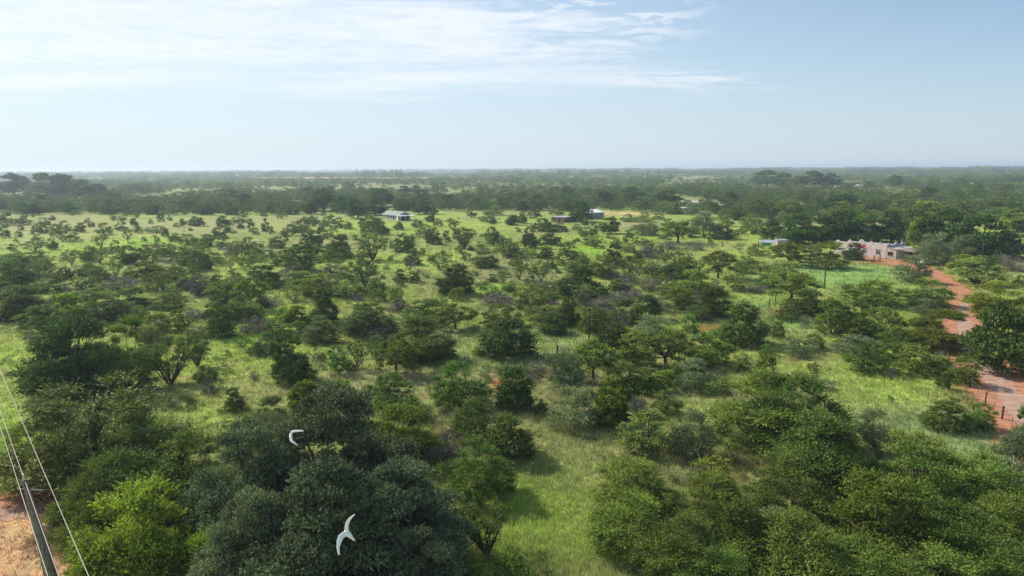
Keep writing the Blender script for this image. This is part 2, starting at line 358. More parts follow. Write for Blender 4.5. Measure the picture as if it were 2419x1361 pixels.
def make_plant(sp, nleaf, seed, lod):
    """returns (crown mesh, wood mesh), of unit width and height"""
    rng = np.random.default_rng(seed); P = SP[sp]
    c, cr = species_clumps(sp, rng, sp == 'u' and seed % 3 != 0); nc = len(c)
    lsz = P['leaf'] * {0: (0.60 if sp != 'l' else .46) if sp != 'c' else .72, 1: 1.12, 2: 1.9}[lod]
    per = {0: 9 if sp in 'grysuvb' else 7, 1: 6, 2: 4}[lod]
    ns = nleaf // per
    w = cr ** 2; w = w / w.sum()
    ci = rng.choice(nc, ns, p=w)
    d = unit(rng.normal(size=(ns, 3)))
    d[:, 2] = np.where(d[:, 2] < -.2, -d[:, 2] * .6, d[:, 2])
    rad = rng.uniform(0, 1, ns) ** .33
    loc = d * (cr[ci] * rad)[:, None]; loc[:, 2] *= P['flat']
    base = c[ci] + loc
    axis = np.array([0, 0, .38])
    outw = unit(base - axis)
    sd = unit(d * .9 + outw * .8 + rng.normal(size=(ns, 3)) * .45 + np.array([0, 0, .35 if P['env'] != 'umb' else .12]))
    sl = P['spr'] * rng.uniform(.5, 1.9, ns)
    if sp in 'grysuvb':      # thorn bushes: every clump is a burst of feathery sprays
        base = c[ci] + d * (cr[ci] * rng.uniform(0, .62, ns))[:, None] * np.array([1, 1, P['flat']])
        outw = unit(base - axis)
        sd = unit(d * 1.15 + outw * .75 + rng.normal(size=(ns, 3)) * .22 + np.array([0, 0, .30 if P['env'] != 'umb' else .10]))
        sl = cr[ci] * rng.uniform(.45, 1.45, ns) * (1.0 if P['env'] != 'umb' else .9)
    t = np.linspace(0, 1, per)
    cen = base[:, None, :] + sd[:, None, :] * (sl[:, None] * t[None, :])[:, :, None]
    cen = cen + rng.normal(size=cen.shape) * lsz * .30
    cen[:, :, 2] -= (t ** 2)[None, :] * (sl * .18)[:, None]
    a = unit(sd[:, None, :] * .9 + rng.normal(size=cen.shape) * .65)
    nrm = unit(rng.normal(size=cen.shape) * .75 + d[:, None, :] * 1.1 + np.array([0, 0, .35]))
    b = unit(np.cross(nrm, a))
    s = lsz * rng.uniform(.6, 1.35, cen.shape[:2])[:, :, None]
    a = (a * s).reshape(-1, 3); b = (b * s * P['asp']).reshape(-1, 3); cen = cen.reshape(-1, 3)
    cen[:, 2] = np.maximum(cen[:, 2], .012)
    lo_ = np.percentile(cen[:, :2], 2.5, axis=0); hi_ = np.percentile(cen[:, :2], 97.5, axis=0); zt = np.percentile(cen[:, 2], 98.5)
    kx = .97 / np.mean(hi_ - lo_); kz = 1 / zt; off_ = (lo_ + hi_) / 2
    cen[:, :2] = (cen[:, :2] - off_) * kx; cen[:, 2] *= kz
    N = len(cen)
    V = np.stack([cen - a, cen - b - a * .1, cen + a, cen + b + a * .1], 1).reshape(-1, 3)
    ctint = rng.uniform(0, 1, nc)
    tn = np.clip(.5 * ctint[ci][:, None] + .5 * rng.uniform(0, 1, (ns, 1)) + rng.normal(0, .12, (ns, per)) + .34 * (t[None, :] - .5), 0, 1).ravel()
    Q = np.arange(N * 4).reshape(-1, 4)
    # wood
    wb = MB(); sides = {0: 6, 1: 5, 2: 3}[lod]
    nl = {0: P['limbs'], 1: P['limbs'], 2: max(4, P['limbs'] // 2)}[lod]
    order = rng.permutation(nc)[:nl]
    env = P['env']; tr = P['tr']
    multi = env in ('dome', 'vase') and sp not in ('l',)
    fork = Vector((rng.uniform(-.03, .03), rng.uniform(-.03, .03), P['z0'] * (.55 if env == 'umb' else .7)))
    if not multi:
        wb.tube([(0, 0, -.02), (fork.x * .3, fork.y * .3, fork.z * .5), tuple(fork)], [tr * 1.25, tr, tr * .85], sides + 1)
    for j in order:
        e = Vector(c[j])
        if multi:
            an = rng.uniform(0, 2 * PI); s0 = Vector((.025 * math.cos(an), .025 * math.sin(an), -.02)) if lod < 2 else Vector((.004 * math.cos(an), .004 * math.sin(an), -.02))
        else: s0 = fork.copy()
        hor = Vector((e.x, e.y, 0))
        m1 = s0.lerp(e, .38) + Vector((rng.uniform(-.03, .03), rng.uniform(-.03, .03), .05 if env != 'umb' else .03)) + hor * .05
        m2 = s0.lerp(e, .72) + Vector((rng.uniform(-.03, .03), rng.uniform(-.03, .03), .04))
        r0 = tr * (.55 if not multi else .8)
        wb.tube([tuple(s0), tuple(m1), tuple(m2), tuple(e)], [r0, r0 * .7, r0 * .45, r0 * .16], sides, cap=False)
        if lod < 2:
            for _ in range(5 if lod == 0 else 2):      # side branches to nearby clumps
                k = int(rng.integers(nc)); e2 = Vector(c[k])
                if (e2 - m1).length > .33: continue
                mm = m1.lerp(e2, .55) + Vector((rng.uniform(-.02, .02), rng.uniform(-.02, .02), .02))
                wb.tube([tuple(m1), tuple(mm), tuple(e2)], [r0 * .42, r0 * .25, r0 * .08], max(3, sides - 2), cap=False)
    # twigs: thin slivers fanning through the clumps
    ntw = {0: 1500, 1: 260, 2: 0}[lod] * (6 if sp == 'b' else 3 if sp == 'd' else 1)
    if sp in 'bd' and lod == 2: ntw = 500
    if ntw:
        ci2 = rng.integers(0, nc, ntw)
        st = c[ci2] - outw[rng.integers(0, ns, ntw)] * 0
        out2 = unit(c[ci2] - np.array([0, 0, .1]))
        dd = unit(out2 + rng.normal(size=(ntw, 3)) * .55 + np.array([0, 0, .3]))
        L = cr[ci2] * rng.uniform(.7, 1.6, ntw)
        st = st - dd * (L * .5)[:, None] + rng.normal(size=(ntw, 3)) * cr[ci2][:, None] * .35
        st[:, 2] = np.maximum(st[:, 2], .01)
        en = st + dd * L[:, None]
        wd = unit(np.cross(dd, rng.normal(size=(ntw, 3)))) * ({0: .0022, 1: .0045, 2: .009}[lod] * (1.5 if sp == 'b' else 1))
        tv = np.stack([st - wd, st + wd, en], 1).reshape(-1, 3)
        b0 = len(wb.v); wb.v += [tuple(x) for x in tv.tolist()]
        wb.f += [(b0 + 3 * i, b0 + 3 * i + 1, b0 + 3 * i + 2) for i in range(ntw)]; wb.mi += [0] * ntw
    wb.v = [((x - off_[0] * min(1, z / .3)) * kx, (y - off_[1] * min(1, z / .3)) * kx, z * kz) for x, y, z in wb.v]
    crown = mesh_from_np('crown', V, Q, [M['leaf_' + sp]], tint=tn)
    wood = wb.mesh('trunk', M['bark_pale' if sp in 'bsd' else 'bark'])
    return crown, wood

LM = {0: 1.7, 1: 1.9, 2: 2.2}
NLEAF = {0: {'c': 90000, 'u': 30000, 'r': 34000, 'g': 26000, 't': 38000, 'b': 2600, 'v': 15000, 'l': 26000, 'o': 30000, 's': 9000, 'y': 26000, 'd': 1600},
         1: {'c': 14000, 'u': 7000, 'r': 8000, 'g': 6500, 't': 9000, 'b': 900, 'v': 3800, 'l': 7000, 'o': 7000, 's': 2600, 'y': 7000, 'd': 500},
         2: {'c': 2200, 'u': 1500, 'r': 1600, 'g': 1400, 't': 1800, 'b': 260, 'v': 900, 'l': 1500, 'o': 1500, 's': 650, 'y': 1500, 'd': 160}}
NVAR = {0: 4, 1: 7, 2: 6}
_pl = {}
def plant_mesh(sp, lod, k):
    key = (sp, lod, k % NVAR[lod])
    if key not in _pl: _pl[key] = make_plant(sp, int(NLEAF[lod][sp] * LM[lod]), abs(hash((ord(sp), lod, key[2]))) % 99991, lod)
    return _pl[key]

# roads (centre line in the photograph, half width in metres)
def road_pts(lst): return [(at(a, b), w) for a, b, w in lst]
ROAD_R = road_pts([(2640, 1230, 3.6), (2500, 1080, 3.6), (2440, 1000, 3.6), (2390, 940, 3.6), (2335, 880, 3.8), (2300, 830, 3.6), (2282, 780, 3.4), (2275, 740, 2.6), (2278, 715, 2.1), (2282, 700, 1.7), (2262, 680, 1.6), (2232, 660, 1.7), (2205, 645, 2.0), (2170, 632, 3.0), (2130, 624, 3.6), (2085, 616, 3.2), (2040, 609, 2.0)])
ROAD_L = road_pts([(-260, 1235, 1.9), (-100, 1212, 1.9), (0, 1196, 1.9), (60, 1188, 1.8), (130, 1178, 1.5), (200, 1168, 1.1)])
def road_dist(x, y, rd):
    best = np.full(x.shape, 1e9)
    for (p, w0), (q, w1) in zip(rd[:-1], rd[1:]):
        dx, dy = q.x - p.x, q.y - p.y; L2 = dx * dx + dy * dy
        t = np.clip(((x - p.x) * dx + (y - p.y) * dy) / L2, 0, 1)
        d = np.hypot(x - p.x - t * dx, y - p.y - t * dy) - (w0 + (w1 - w0) * t)
        best = np.minimum(best, d)
    return best

def road_near(g):
    return min(float(road_dist(np.array([g.x]), np.array([g.y]), ROAD_R)[0]), float(road_dist(np.array([g.x]), np.array([g.y]), ROAD_L)[0])) < 1.5

NAMES = {'u': ('umbrella_acacia', 'acacia tree', 'flat-topped olive green acacia'),
         'r': ('thorn_bush', 'bush', 'dense dark thorn bush'),
         'g': ('acacia_bush', 'bush', 'loose green acacia bush'),
         't': ('shade_tree', 'tree', 'dense dark leafy tree'),
         'b': ('bare_thicket', 'bush', 'leafless grey brown twiggy thicket'),
         'v': ('acacia_tree', 'acacia tree', 'open branchy acacia'),
         'l': ('leafy_shrub', 'bush', 'lime green leafy bush'),
         'o': ('silver_bush', 'bush', 'pale silvery green bush'),
         'c': ('grey_green_tree', 'tree', 'huge grey-green clump-crowned tree'),
         's': ('young_shrub', 'shrub', 'small upright green shrub'),
         'd': ('dead_tree', 'dead tree', 'small leafless grey tree'),
         'y': ('yellow_green_acacia', 'acacia tree', 'yellow-green rounded acacia')}
GROUPS = {'u': 'flat-topped acacias', 'r': 'thorn bushes', 'g': 'loose acacia bushes', 't': 'dense shade trees', 'b': 'bare thickets',
          'v': 'open acacias', 'l': 'lime green bushes', 'o': 'silvery bushes', 'c': 'grey-green trees', 's': 'young shrubs', 'y': 'yellow-green acacias', 'd': 'small leafless trees'}
LANDMARKS = [(2060, 585, 'white gabled house'), (935, 508, 'green-roofed house'), (1410, 505, 'green metal shed'), (1325, 517, 'low brick outbuilding'),
             (1615, 492, 'flat-roofed brown building'), (1815, 572, 'grey tin shelter'), (1391, 770, 'middle power pole'), (1948, 655, 'power pole on the lawn'),
             (2321, 590, 'pole beside the dark trees'), (1578, 650, 'leaning dead trunk'), (700, 1030, 'smaller white bird'), (818, 1262, 'larger white bird'),
             (2350, 930, 'red dirt road'), (80, 1230, 'thick timber pole'), (1175, 476, 'water tank'), (2071, 612, 'wooden swing frame')]
used_labels = {}
WK = {'u': .92, 'c': .93, 't': .95, 'v': .95}
def plant_label(sp, px, py, w, h):
    desc = NAMES[sp][2]
    best = min(LANDMARKS, key=lambda L: math.hypot(px - L[0], (py - L[1]) * 1.6))
    dx, dy = px - best[0], py - best[1]
    dist = math.hypot(dx, dy)
    if abs(dx) > abs(dy) * 1.1: rel = 'left of' if dx < 0 else 'right of'
    else: rel = 'behind' if dy < 0 else 'in front of'
    if dist > 330: rel = 'well ' + rel if rel.split()[0] in ('left', 'right') else 'far ' + rel
    X, Y = px / W * 100, (py - h / 2) / H * 100
    base = '%s %s %s' % (desc, rel, best[2]) if dist < 420 else desc
    if len(base.split()) > 11: base = desc
    if px < 0 or py - h / 2 > H: base = desc
    for prec in (0, 1):
        lab = ('%s, %.*f%% across, %.*f%% down' % (base, prec, X, prec, Y))
        if lab not in used_labels: break
    while lab in used_labels:
        Y += .1; lab = ('%s, %.1f%% across, %.1f%% down' % (base, X, Y))
    if len(lab.split()) > 15: lab = ' '.join(lab.replace(base, ' '.join(desc.split()[:5])).split())
    used_labels[lab] = 1
    return lab

PLANTS = []      # (sp, px, base_y, w, h, label)
def P_add(off, sc, txt):
    for line in txt.strip().split(';'):
        q = line.split('#'); f = q[0].split()
        if len(f) < 5: continue
        x, y, w_, h_ = (float(a) for a in f[1:5])
        PLANTS.append([f[0], off[0] + x / sc, off[1] + y / sc, w_ / sc, h_ / sc, q[1].strip() if len(q) > 1 else None])
S1 = 3.889; S2 = 3.877
# tile by tile: species, x, foot, width, height
P_add((0, 380), S1, """
t 130 305 245 185 #big domed dark tree at the left end of the skyline; t 430 310 240 195 #tall domed tree heading the dark grove on the left skyline; t 560 325 330 195 #widest domed tree of the dark grove on the left skyline; t 760 345 230 170; t 900 335 190 125; t 1260 285 160 72 #lone dark tree on the plain right of the left skyline grove;
g 60 590 170 120 ; g 220 590 150 90 ; g 410 610 110 90; r 735 655 100 85; g 590 640 120 90; g 960 680 150 110; g 1115 640 120 75; s 40 705 110 110; s 315 675 75 75; s 175 700 75 55; s 400 665 110 80; g 525 700 110 120; g 640 740 160 110; g 345 735 95 60; s 150 748 50 40; s 195 640 60 50; v 1180 755 90 130; g 1275 665 80 70; v 930 800 135 115; r 485 815 100 100; s 110 825 80 60; v 315 840 200 100; g 1450 660 180 60; r 1520 700 70 80; s 1440 745 60 60; r 1610 740 120 75; g 1740 765 180 90; r 1890 785 150 110; r 2015 710 130 100; r 2055 610 130 105; g 2195 570 140 70; s 2300 615 80 80; s 2350 680 70 60; s 1485 525 80 65; s 1560 550 50 55; s 1680 610 60 80; s 1780 570 60 60; s 1850 600 80 70; s 1385 580 50 45; s 1740 580 40 40; s 1260 520 40 40; s 1125 560 70 60; s 1175 510 80 60; s 1230 600 60 70; s 1620 610 60 40;
v 660 960 120 140; r 810 925 140 140; v 920 945 140 120; g 1060 840 100 110; u 1170 940 230 160; r 1330 840 120 70; g 1300 930 120 130; v 1410 990 170 170; u 1520 880 160 120; g 1640 890 120 100; u 1730 870 150 110; g 1850 830 140 90; g 2040 805 120 110; v 2170 890 150 150; g 2290 840 160 140; g 2380 870 100 110;
v 1070 1070 130 170; g 820 1050 250 110; g 1200 1060 130 90; u 1330 1110 290 170 ; r 1430 1105 160 110; b 1570 940 130 70; g 1640 1030 160 90; r 1890 1010 150 150; g 1780 1060 150 100; g 2000 960 130 110; v 2120 990 150 110; g 2270 970 150 140; b 1470 930 120 60;
g 150 920 220 75; g 350 920 170 90; g 100 1010 220 120; g 300 960 260 90; g 400 1000 200 90; r 130 1170 340 230; r 300 1090 220 130; g 480 1110 200 110; b 920 1040 160 60; r 960 1110 200 80; b 1080 1180 420 120; g 440 1200 300 110; b 620 1200 200 80; b 1820 1240 260 190; b 2020 1230 200 130; g 1700 1120 130 60; g 1950 1130 180 70; r 2180 1110 150 80; r 2370 1080 130 110; b 1540 1200 220 70; g 1340 1200 180 80; u 2080 1320 320 200""")
P_add((0, 680), S1, """
r 270 270 460 270 #broad dark bush at the left edge of the scrub beside open grass; l 640 320 250 260; g 400 410 420 240 ; g 850 300 180 180; r 1020 300 300 180; g 1290 310 180 150; u 830 165 380 140; r 1240 185 300 170; g 1550 190 330 130; u 1440 470 250 230; u 1650 400 200 200; r 2040 450 260 280; b 2270 430 200 150; u 2310 195 300 270; t 720 985 800 690 #very large dark leafy tree standing in the grass on the left; g 1180 960 540 670; v 1560 890 420 400 #olive fan-shaped acacia right beside the very large dark left tree; v 1810 720 240 310; r 1890 850 220 130; b 1920 980 150 150; b 300 510 170 100; g 560 1010 260 120; r 2160 1130 200 200; r 2350 620 170 120; b 2330 850 100 80""")
P_add((600, 680), S1, """
l 400 330 240 160; r 650 330 260 330; g 200 460 260 170; r 400 470 200 160; g 640 500 330 190; r 1070 420 520 270; b 1150 490 300 120; g 1560 280 400 170; r 1540 650 620 360 #large dark bush with long shadow left of the wide clearing fence; u 1850 380 380 210; u 2250 350 330 190; r 2330 620 500 330; r 330 870 350 430; g 500 830 180 130; b 110 620 230 160; b 580 670 100 130; s 770 790 180 250; v 955 740 190 240 #small open acacia with pale trunk crossed by the power wire; u 1310 790 380 310 #olive dome-topped acacia just right of the small wire-crossed one; g 1140 620 200 180; g 1250 1110 480 320; g 1900 1100 500 400; l 470 1080 320 220; l 780 1040 320 190; r 150 1240 300 230; g 1430 1220 350 200; g 2000 1400 400 370; b 1330 210 260 100; v 1320 200 150 200; b 950 110 150 60; b 2250 150 350 110""")
P_add((1200, 680), S1, """
g 200 190 350 190; r 380 160 180 120; r 560 350 240 260; r 800 410 300 230 ; r 410 420 260 180; g 350 300 400 130; b 720 170 260 130 ; r 1060 330 240 220; b 1050 150 250 120; r 1260 290 280 220; b 1430 220 180 150; u 1580 210 250 200; r 1880 260 280 260; r 2150 520 450 370 #dark ragged bush beside the bluish grass right of centre; s 1680 420 190 180; o 1320 500 380 260; t 960 600 340 260; u 1150 710 320 290; u 1450 740 520 330; u 1850 700 430 290; u 780 850 430 340 #umbrella acacia with forked trunk in front of the middle pole; o 520 960 350 370; b 270 780 220 100 ; o 1720 930 380 260; g 1500 900 200 210; y 1270 940 380 190; g 1050 950 300 250; o 600 1290 460 370 #round silver bush at the top edge of the central grass clearing; l 920 1260 370 330; y 1450 1160 290 220; b 1200 1180 250 180; s 2150 780 160 140; s 2350 650 100 80; s 300 1150 150 120; t 60 1115 330 380 #dark tree with bright top and slender trunks left of centre clearing""")
P_add((1800, 680), S1, """
r 70 960 260 330; s 40 620 130 100; r 140 460 130 150; s 320 560 60 80; o 460 600 150 110; v 470 850 120 150; b 570 930 220 90; b 390 360 110 120; r 400 250 350 230 ; g 650 430 330 330; g 850 460 350 340; g 1100 430 400 250; g 1000 160 500 220; g 1500 160 430 230;  l 1600 550 560 340; g 1250 560 330 200; g 950 770 380 260 ; r 1220 690 260 190; o 850 600 400 160; g 1450 790 430 250; b 1640 760 260 180; g 1850 880 280 240; r 1660 930 130 150; b 1180 830 130 100; t 2140 765 500 600 #big green tree with forked trunk standing beside the red road; t 2395 720 330 520; l 2180 260 540 300; r 1680 1290 430 240 #dark spreading bush beside the roadside fence; g 2000 1290 260 230; s 1180 1050 60 60; s 1740 1120 120 120""")
P_add((600, 380), S1, """
t 640 460 250 200 ; t 500 450 150 120; s 490 470 90 75; g 280 490 130 70; s 230 530 60 80; t 810 480 190 160; t 950 530 200 180; t 1120 500 200 130; t 1190 420 290 160 #large spreading tree directly behind the green-roofed house; t 80 470 170 100; t 1570 490 200 130; t 1480 300 130 70; t 1380 300 120 70;
u 1080 655 210 155; r 1180 680 150 130; r 1330 635 100 75; r 1500 610 110 70; u 320 690 120 105 ; u 440 685 160 155; s 270 700 80 55; s 105 650 90 120; s 165 680 50 80; s 725 645 80 55; g 670 600 120 90; g 565 575 100 60; s 650 615 60 50; s 780 620 90 100;
r 560 790 200 150; g 680 700 120 70; r 780 870 240 190; r 700 915 130 125; s 790 915 90 65; s 870 905 60 90; u 460 1030 350 270 #tall umbrella acacia with bare trunk in the left middle distance; v 1090 915 290 240 #open fan-shaped acacia with many bare stems; r 1370 835 220 160; r 1455 955 170 135; s 1550 870 80 70; r 1620 560 100 90; g 1690 600 100 70; r 1650 765 160 150; g 1560 700 180 120; v 1830 650 130 120; s 1770 750 80 110; v 1930 810 240 190; r 2190 760 150 150; g 2140 560 160 100; r 2190 580 80 60; u 2000 520 110 80; u 2200 500 160 90; t 2370 590 130 90; s 2280 770 110 80; v 1710 1010 220 150; u 2260 840 100 70; r 2120 980 250 150; s 1940 905 100 70; r 2350 890 170 130;
r 1840 1220 340 260 #dark round bush with lime top beside the bright grass; v 2010 1130 130 120; s 1490 1110 90 80; b 1590 1075 70 40; b 1520 1030 60 40; v 1020 1165 230 240; g 840 1120 180 150; r 1120 1225 180 150; u 1870 1280 170 110; v 1310 1330 130 170; v 2290 1120 130 120; r 120 1150 230 190 ; b 300 1050 200 110; b 430 1060 200 90; u 250 960 200 130; g 60 930 120 60; v 380 960 130 90; b 970 1290 130 60; u 2080 1270 70 60; u 380 1150 320 130; u 600 1230 420 180; u 840 1250 300 110; r 210 800 160 100; g 130 900 150 80""")
P_add((1200, 380), S1, """
r 30 590 90 90; u 135 575 90 105; u 240 530 130 110; u 450 500 140 60; t 675 560 200 190 #dark spreading tree directly in front of the green metal shed; r 710 590 70 60; r 330 650 190 120; s 95 655 60 45; r 205 800 170 200; r 400 770 180 150; r 480 650 140 80; l 930 670 180 150; g 790 690 90 130; u 715 700 140 90; g 630 640 110 60; o 1260 680 270 140; g 1100 560 150 70; u 1250 560 170 90; g 1470 610 140 80; g 1380 540 120 60; u 1560 760 330 190; o 1800 700 330 230; r 1960 720 220 130; u 2010 600 130 100; g 2230 590 220 100 ; o 2370 720 150 180; s 1080 755 70 60; u 1180 770 100 70 ; b 1480 810 240 80; b 1700 820 220 80; b 1290 890 280 110; s 750 780 150 70; v 800 780 80 70; u 680 905 90 60; g 550 905 210 160; u 350 900 160 110; g 220 890 130 90; s 110 915 110 90; r 30 890 90 130; r 980 970 210 210 ; b 950 990 100 60; u 860 1070 230 200; v 1100 1105 170 220; r 1370 1090 130 130; v 1530 930 160 110; l 1620 1010 200 120; u 1930 1080 330 240; u 1700 1230 380 220; g 2150 1030 200 110; u 2200 970 200 90; g 2300 870 200 90; g 2330 1010 180 80; r 2370 1165 200 120; v 2080 1200 190 160; r 640 1240 380 280 #broad dark round bush left of the grey thickets, centre; b 820 1230 200 120 ; u 660 970 180 90; v 110 1100 150 190; v 310 1110 170 190; v 225 1110 90 130; b 310 1170 100 60; g 490 960 110 60; b 1060 1200 240 120; b 1310 1200 240 130; l 1000 1200 140 110; b 1340 1010 250 60; g 1120 830 110 70; g 1250 760 90 50; t 1150 370 240 130; t 1480 400 230 130; t 2030 400 180 120; u 1790 450 240 95; r 1655 432 120 70; r 1560 418 90 60; g 1900 445 130 60; r 1720 480 120 50; t 950 400 170 90; t 1220 440 150 90""")
P_add((1800, 380), S1, """
u 250 965 340 210 #left one of the two umbrella acacias before the white house; u 590 985 350 230 #right one of the two umbrella acacias before the white house; t 110 735 200 200 ; t 330 765 300 270; t 560 770 320 260; t 760 735 400 270; t 950 745 350 260; t 1190 750 230 300; t 1300 740 170 130; t 1500 800 320 300; t 1720 780 380 330; t 2020 880 480 370 #tallest dark tree mass right of the white house; t 1400 690 220 260; l 1400 800 150 270; o 1580 950 330 280 #silver bush shading the parked white car; o 1840 900 260 215; o 1360 1110 320 240 #silvery bush at the right edge of the lawn; l 1840 1000 250 140; y 1980 1130 440 240; g 2080 950 300 80; b 2300 1010 260 140 #purplish bare thicket at the right edge of the photo; o 2260 890 330 230; g 2370 1150 120 100; l 2350 650 300 200; g 2200 560 300 120; g 200 1070 260 140; u 270 1300 470 260 #olive acacia with dark branches at the foot of the lawn; r 30 1170 160 130; t 700 460 350 150; t 40 230 240 140; t 190 240 200 130; t 320 245 160 110; t 460 245 220 150; t 640 245 160 130; t 1210 235 170 100; t 1380 225 110 50; t 980 245 100 60; g 1880 340 120 80; g 2120 330 110 90;t 1790 360 130 90; t 1860 250 100 70""")
P_add((0, 0), 1.0, """
y 225 1150 390 230 #wide flat olive acacia beside the timber pole, bottom left; l 955 1085 170 125 #lime bush touching the big grey-green tree, right side; y 1535 1072 130 95 #small lime umbrella acacia above the grass clearing; o 1640 1078 110 105; g 1790 1045 230 160; r 1885 1062 230 165; o 2065 1057 90 88; r 2415 1075 70 115;
r 1935 1155 220 175; g 1865 1240 200 155; y 2180 1170 170 140; g 2170 1232 260 170; g 2310 1215 210 140; l 2065 1335 270 205 #vivid green feathery bush at the lower right; g 2250 1385 240 190; g 2390 1345 190 180; o 2385 1210 130 120; o 2395 1135 110 115; g 1880 1400 270 180; o 1830 1295 110 90; g 2030 1430 250 160; g 2190 1440 250 150; g 2370 1450 220 150;
g 1500 1200 200 110; u 1688 1190 115 98; g 110 1150 190 150; y 330 1135 230 150; l 205 1110 120 110; g 1475 1295 190 130; g 1700 1300 200 165; g 1610 1375 210 150; r 1765 1335 180 150; g 1680 1430 200 130; g 1225 1415 120 115; g 1130 1168 165 130 #round spiky green bush casting a shadow on the clearing; b 1062 1105 100 95; r 1200 1078 130 95; v 1150 1310 115 115 #nearly bare open bush beside the clearing, bottom centre;
c 800 1300 350 375 #topmost crown of the huge grey-green tree group; c 615 1350 280 345; c 955 1400 300 300; c 800 1500 360 400; c 610 1500 250 330; c 985 1500 230 240;
l 340 1410 270 255 #lime leafy bush at the bottom left corner; l 505 1450 180 190; g 235 1300 190 180; g 300 1262 270 180; g 440 1190 220 160; g 215 1380 110 120; r 175 1240 90 90; o 640 1120 190 135; o 520 1250 150 140; g 1040 1420 150 120; g 1125 1440 120 100""")

# low growth between the larger plants: (x0, x1, y0, y1, how many, kinds, width range in metres)
_rx = random.Random(77)
for (x0, x1, y0, y1, n_, kinds, w0, w1) in [(0, 900, 505, 552, 60, 'ssgrs', 2.0, 4.2), (0, 420, 600, 730, 26, 'grbgv', 3.0, 5.5), (400, 900, 600, 720, 24, 'grbgv', 2.5, 5.0), (900, 1300, 560, 700, 26, 'sgbrv', 1.6, 3.6),
        (1300, 1900, 540, 720, 40, 'ggrbyv', 2.2, 4.6), (0, 700, 720, 820, 14, 'gbrs', 2.0, 4.0), (700, 1500, 700, 830, 18, 'grbgo', 2.2, 4.2), (1050, 1700, 840, 960, 14, 'grobl', 1.6, 3.4), (950, 1500, 560, 600, 24, 'sgr', 1.6, 3.4), (1700, 2300, 530, 560, 14, 'tgl', 4, 6), (0, 820, 590, 770, 20, 'gbrg', 5.0, 8.0), (1350, 1850, 600, 760, 14, 'gbr', 4.5, 7.0), (150, 1900, 560, 880, 16, 'd', 2.6, 4.2), (60, 1850, 555, 700, 90, 'sgrsb', 1.3, 2.6), (450, 1900, 700, 900, 34, 'sgrb', 1.0, 1.9), (1850, 2330, 690, 850, 16, 'ggrlo', 2.4, 4.2)]:
    for _ in range(n_):
        x_ = _rx.uniform(x0, x1); y_ = _rx.uniform(y0, y1); g_ = at(x_, y_); cz_ = proj(g_.x, g_.y, 0)[2]; w_ = _rx.uniform(w0, w1); k_ = _rx.choice(kinds)
        h_ = w_ * SP[k_]['asp_h'] * _rx.uniform(.75, 1.1) * (.68 if w_ > 5 else 1)
        if 1960 < x_ < 2200 and y_ < 660 or (1880 < x_ < 2120 and 600 < y_ < 680) or abs(x_ - 935) < 45 and y_ < 530 or (1290 < x_ < 1440 and y_ < 545): continue
        if road_near(g_): continue
        PLANTS.append([k_, x_, y_, w_ / cz_ * F, h_ / cz_ * F, None])

def place_plant(e, i, rng):
    sp, px, py, w_, h_, lab = e
    if sp == 'u' and w_ < 62 and lab is None and i % 5 < 3: sp = 'rgy'[i % 3]
    base = at(px, py); w_m = w_ / F * proj(base.x, base.y, 0)[2]
    h_m = height_of(base, py - h_)
    # the far side of a crown adds to its seen height: the crown is as deep as it is wide
    if sp not in 'uv': h_m *= 0.97
    sw = w_ / W * 1024
    lod = 0 if sw > 58 else (1 if sw > 24 else 2)
    crown, wood = plant_mesh(sp, lod, i)
    nm, cat, _ = NAMES[sp]
    root = empty(nm, base, rng.uniform(0, 2 * PI))
    lab = lab or plant_label(sp, px, py, w_, h_)
    while len(lab.split()) > 16: lab = ' '.join(lab.split()[:3] + lab.split()[4:])
    root.scale = (w_m * WK.get(sp, .87), w_m * WK.get(sp, .87), h_m)
    tag(root, lab, cat, GROUPS[sp])
    if lab: used_labels[lab] = 1
    co = bpy.data.objects.new('crown', crown); wo = bpy.data.objects.new('trunk' if sp in 'utvclyd' else 'stems', wood)
    for o in (co, wo): COL.objects.link(o); o.parent = root
    return base

# ------------------------------------------------------------------ value noise for the ground's plant cover
_rs = np.random.default_rng(5); _tab = _rs.random((256, 256))
def vnoise(x, y):
    xi = np.floor(x).astype(int); yi = np.floor(y).astype(int); fx = x - xi; fy = y - yi
    fx = fx * fx * (3 - 2 * fx); fy = fy * fy * (3 - 2 * fy)
    g = lambda a, b: _tab[a & 255, b & 255]
    return (g(xi, yi) * (1 - fx) + g(xi + 1, yi) * fx) * (1 - fy) + (g(xi, yi + 1) * (1 - fx) + g(xi + 1, yi + 1) * fx) * fy
def fbm(x, y, o=4):
    s = 0; a = .5; t = 0
    for k in range(o): s = s + a * vnoise(x * 2 ** k + 17.3 * k, y * 2 ** k + 9.1 * k); t += a; a *= .55
    return s / t
C_LIME = (.29, .44, .045); C_YG = (.38, .49, .095); C_EM = (.27, .43, .13); C_STRAW = (.36, .34, .17); C_OL = (.27, .34, .105)
C_SOIL = (.40, .155, .070); C_DRY = (.72, .46, .28); C_BLUE = (.28, .40, .20); C_VIV = (.28, .50, .025)
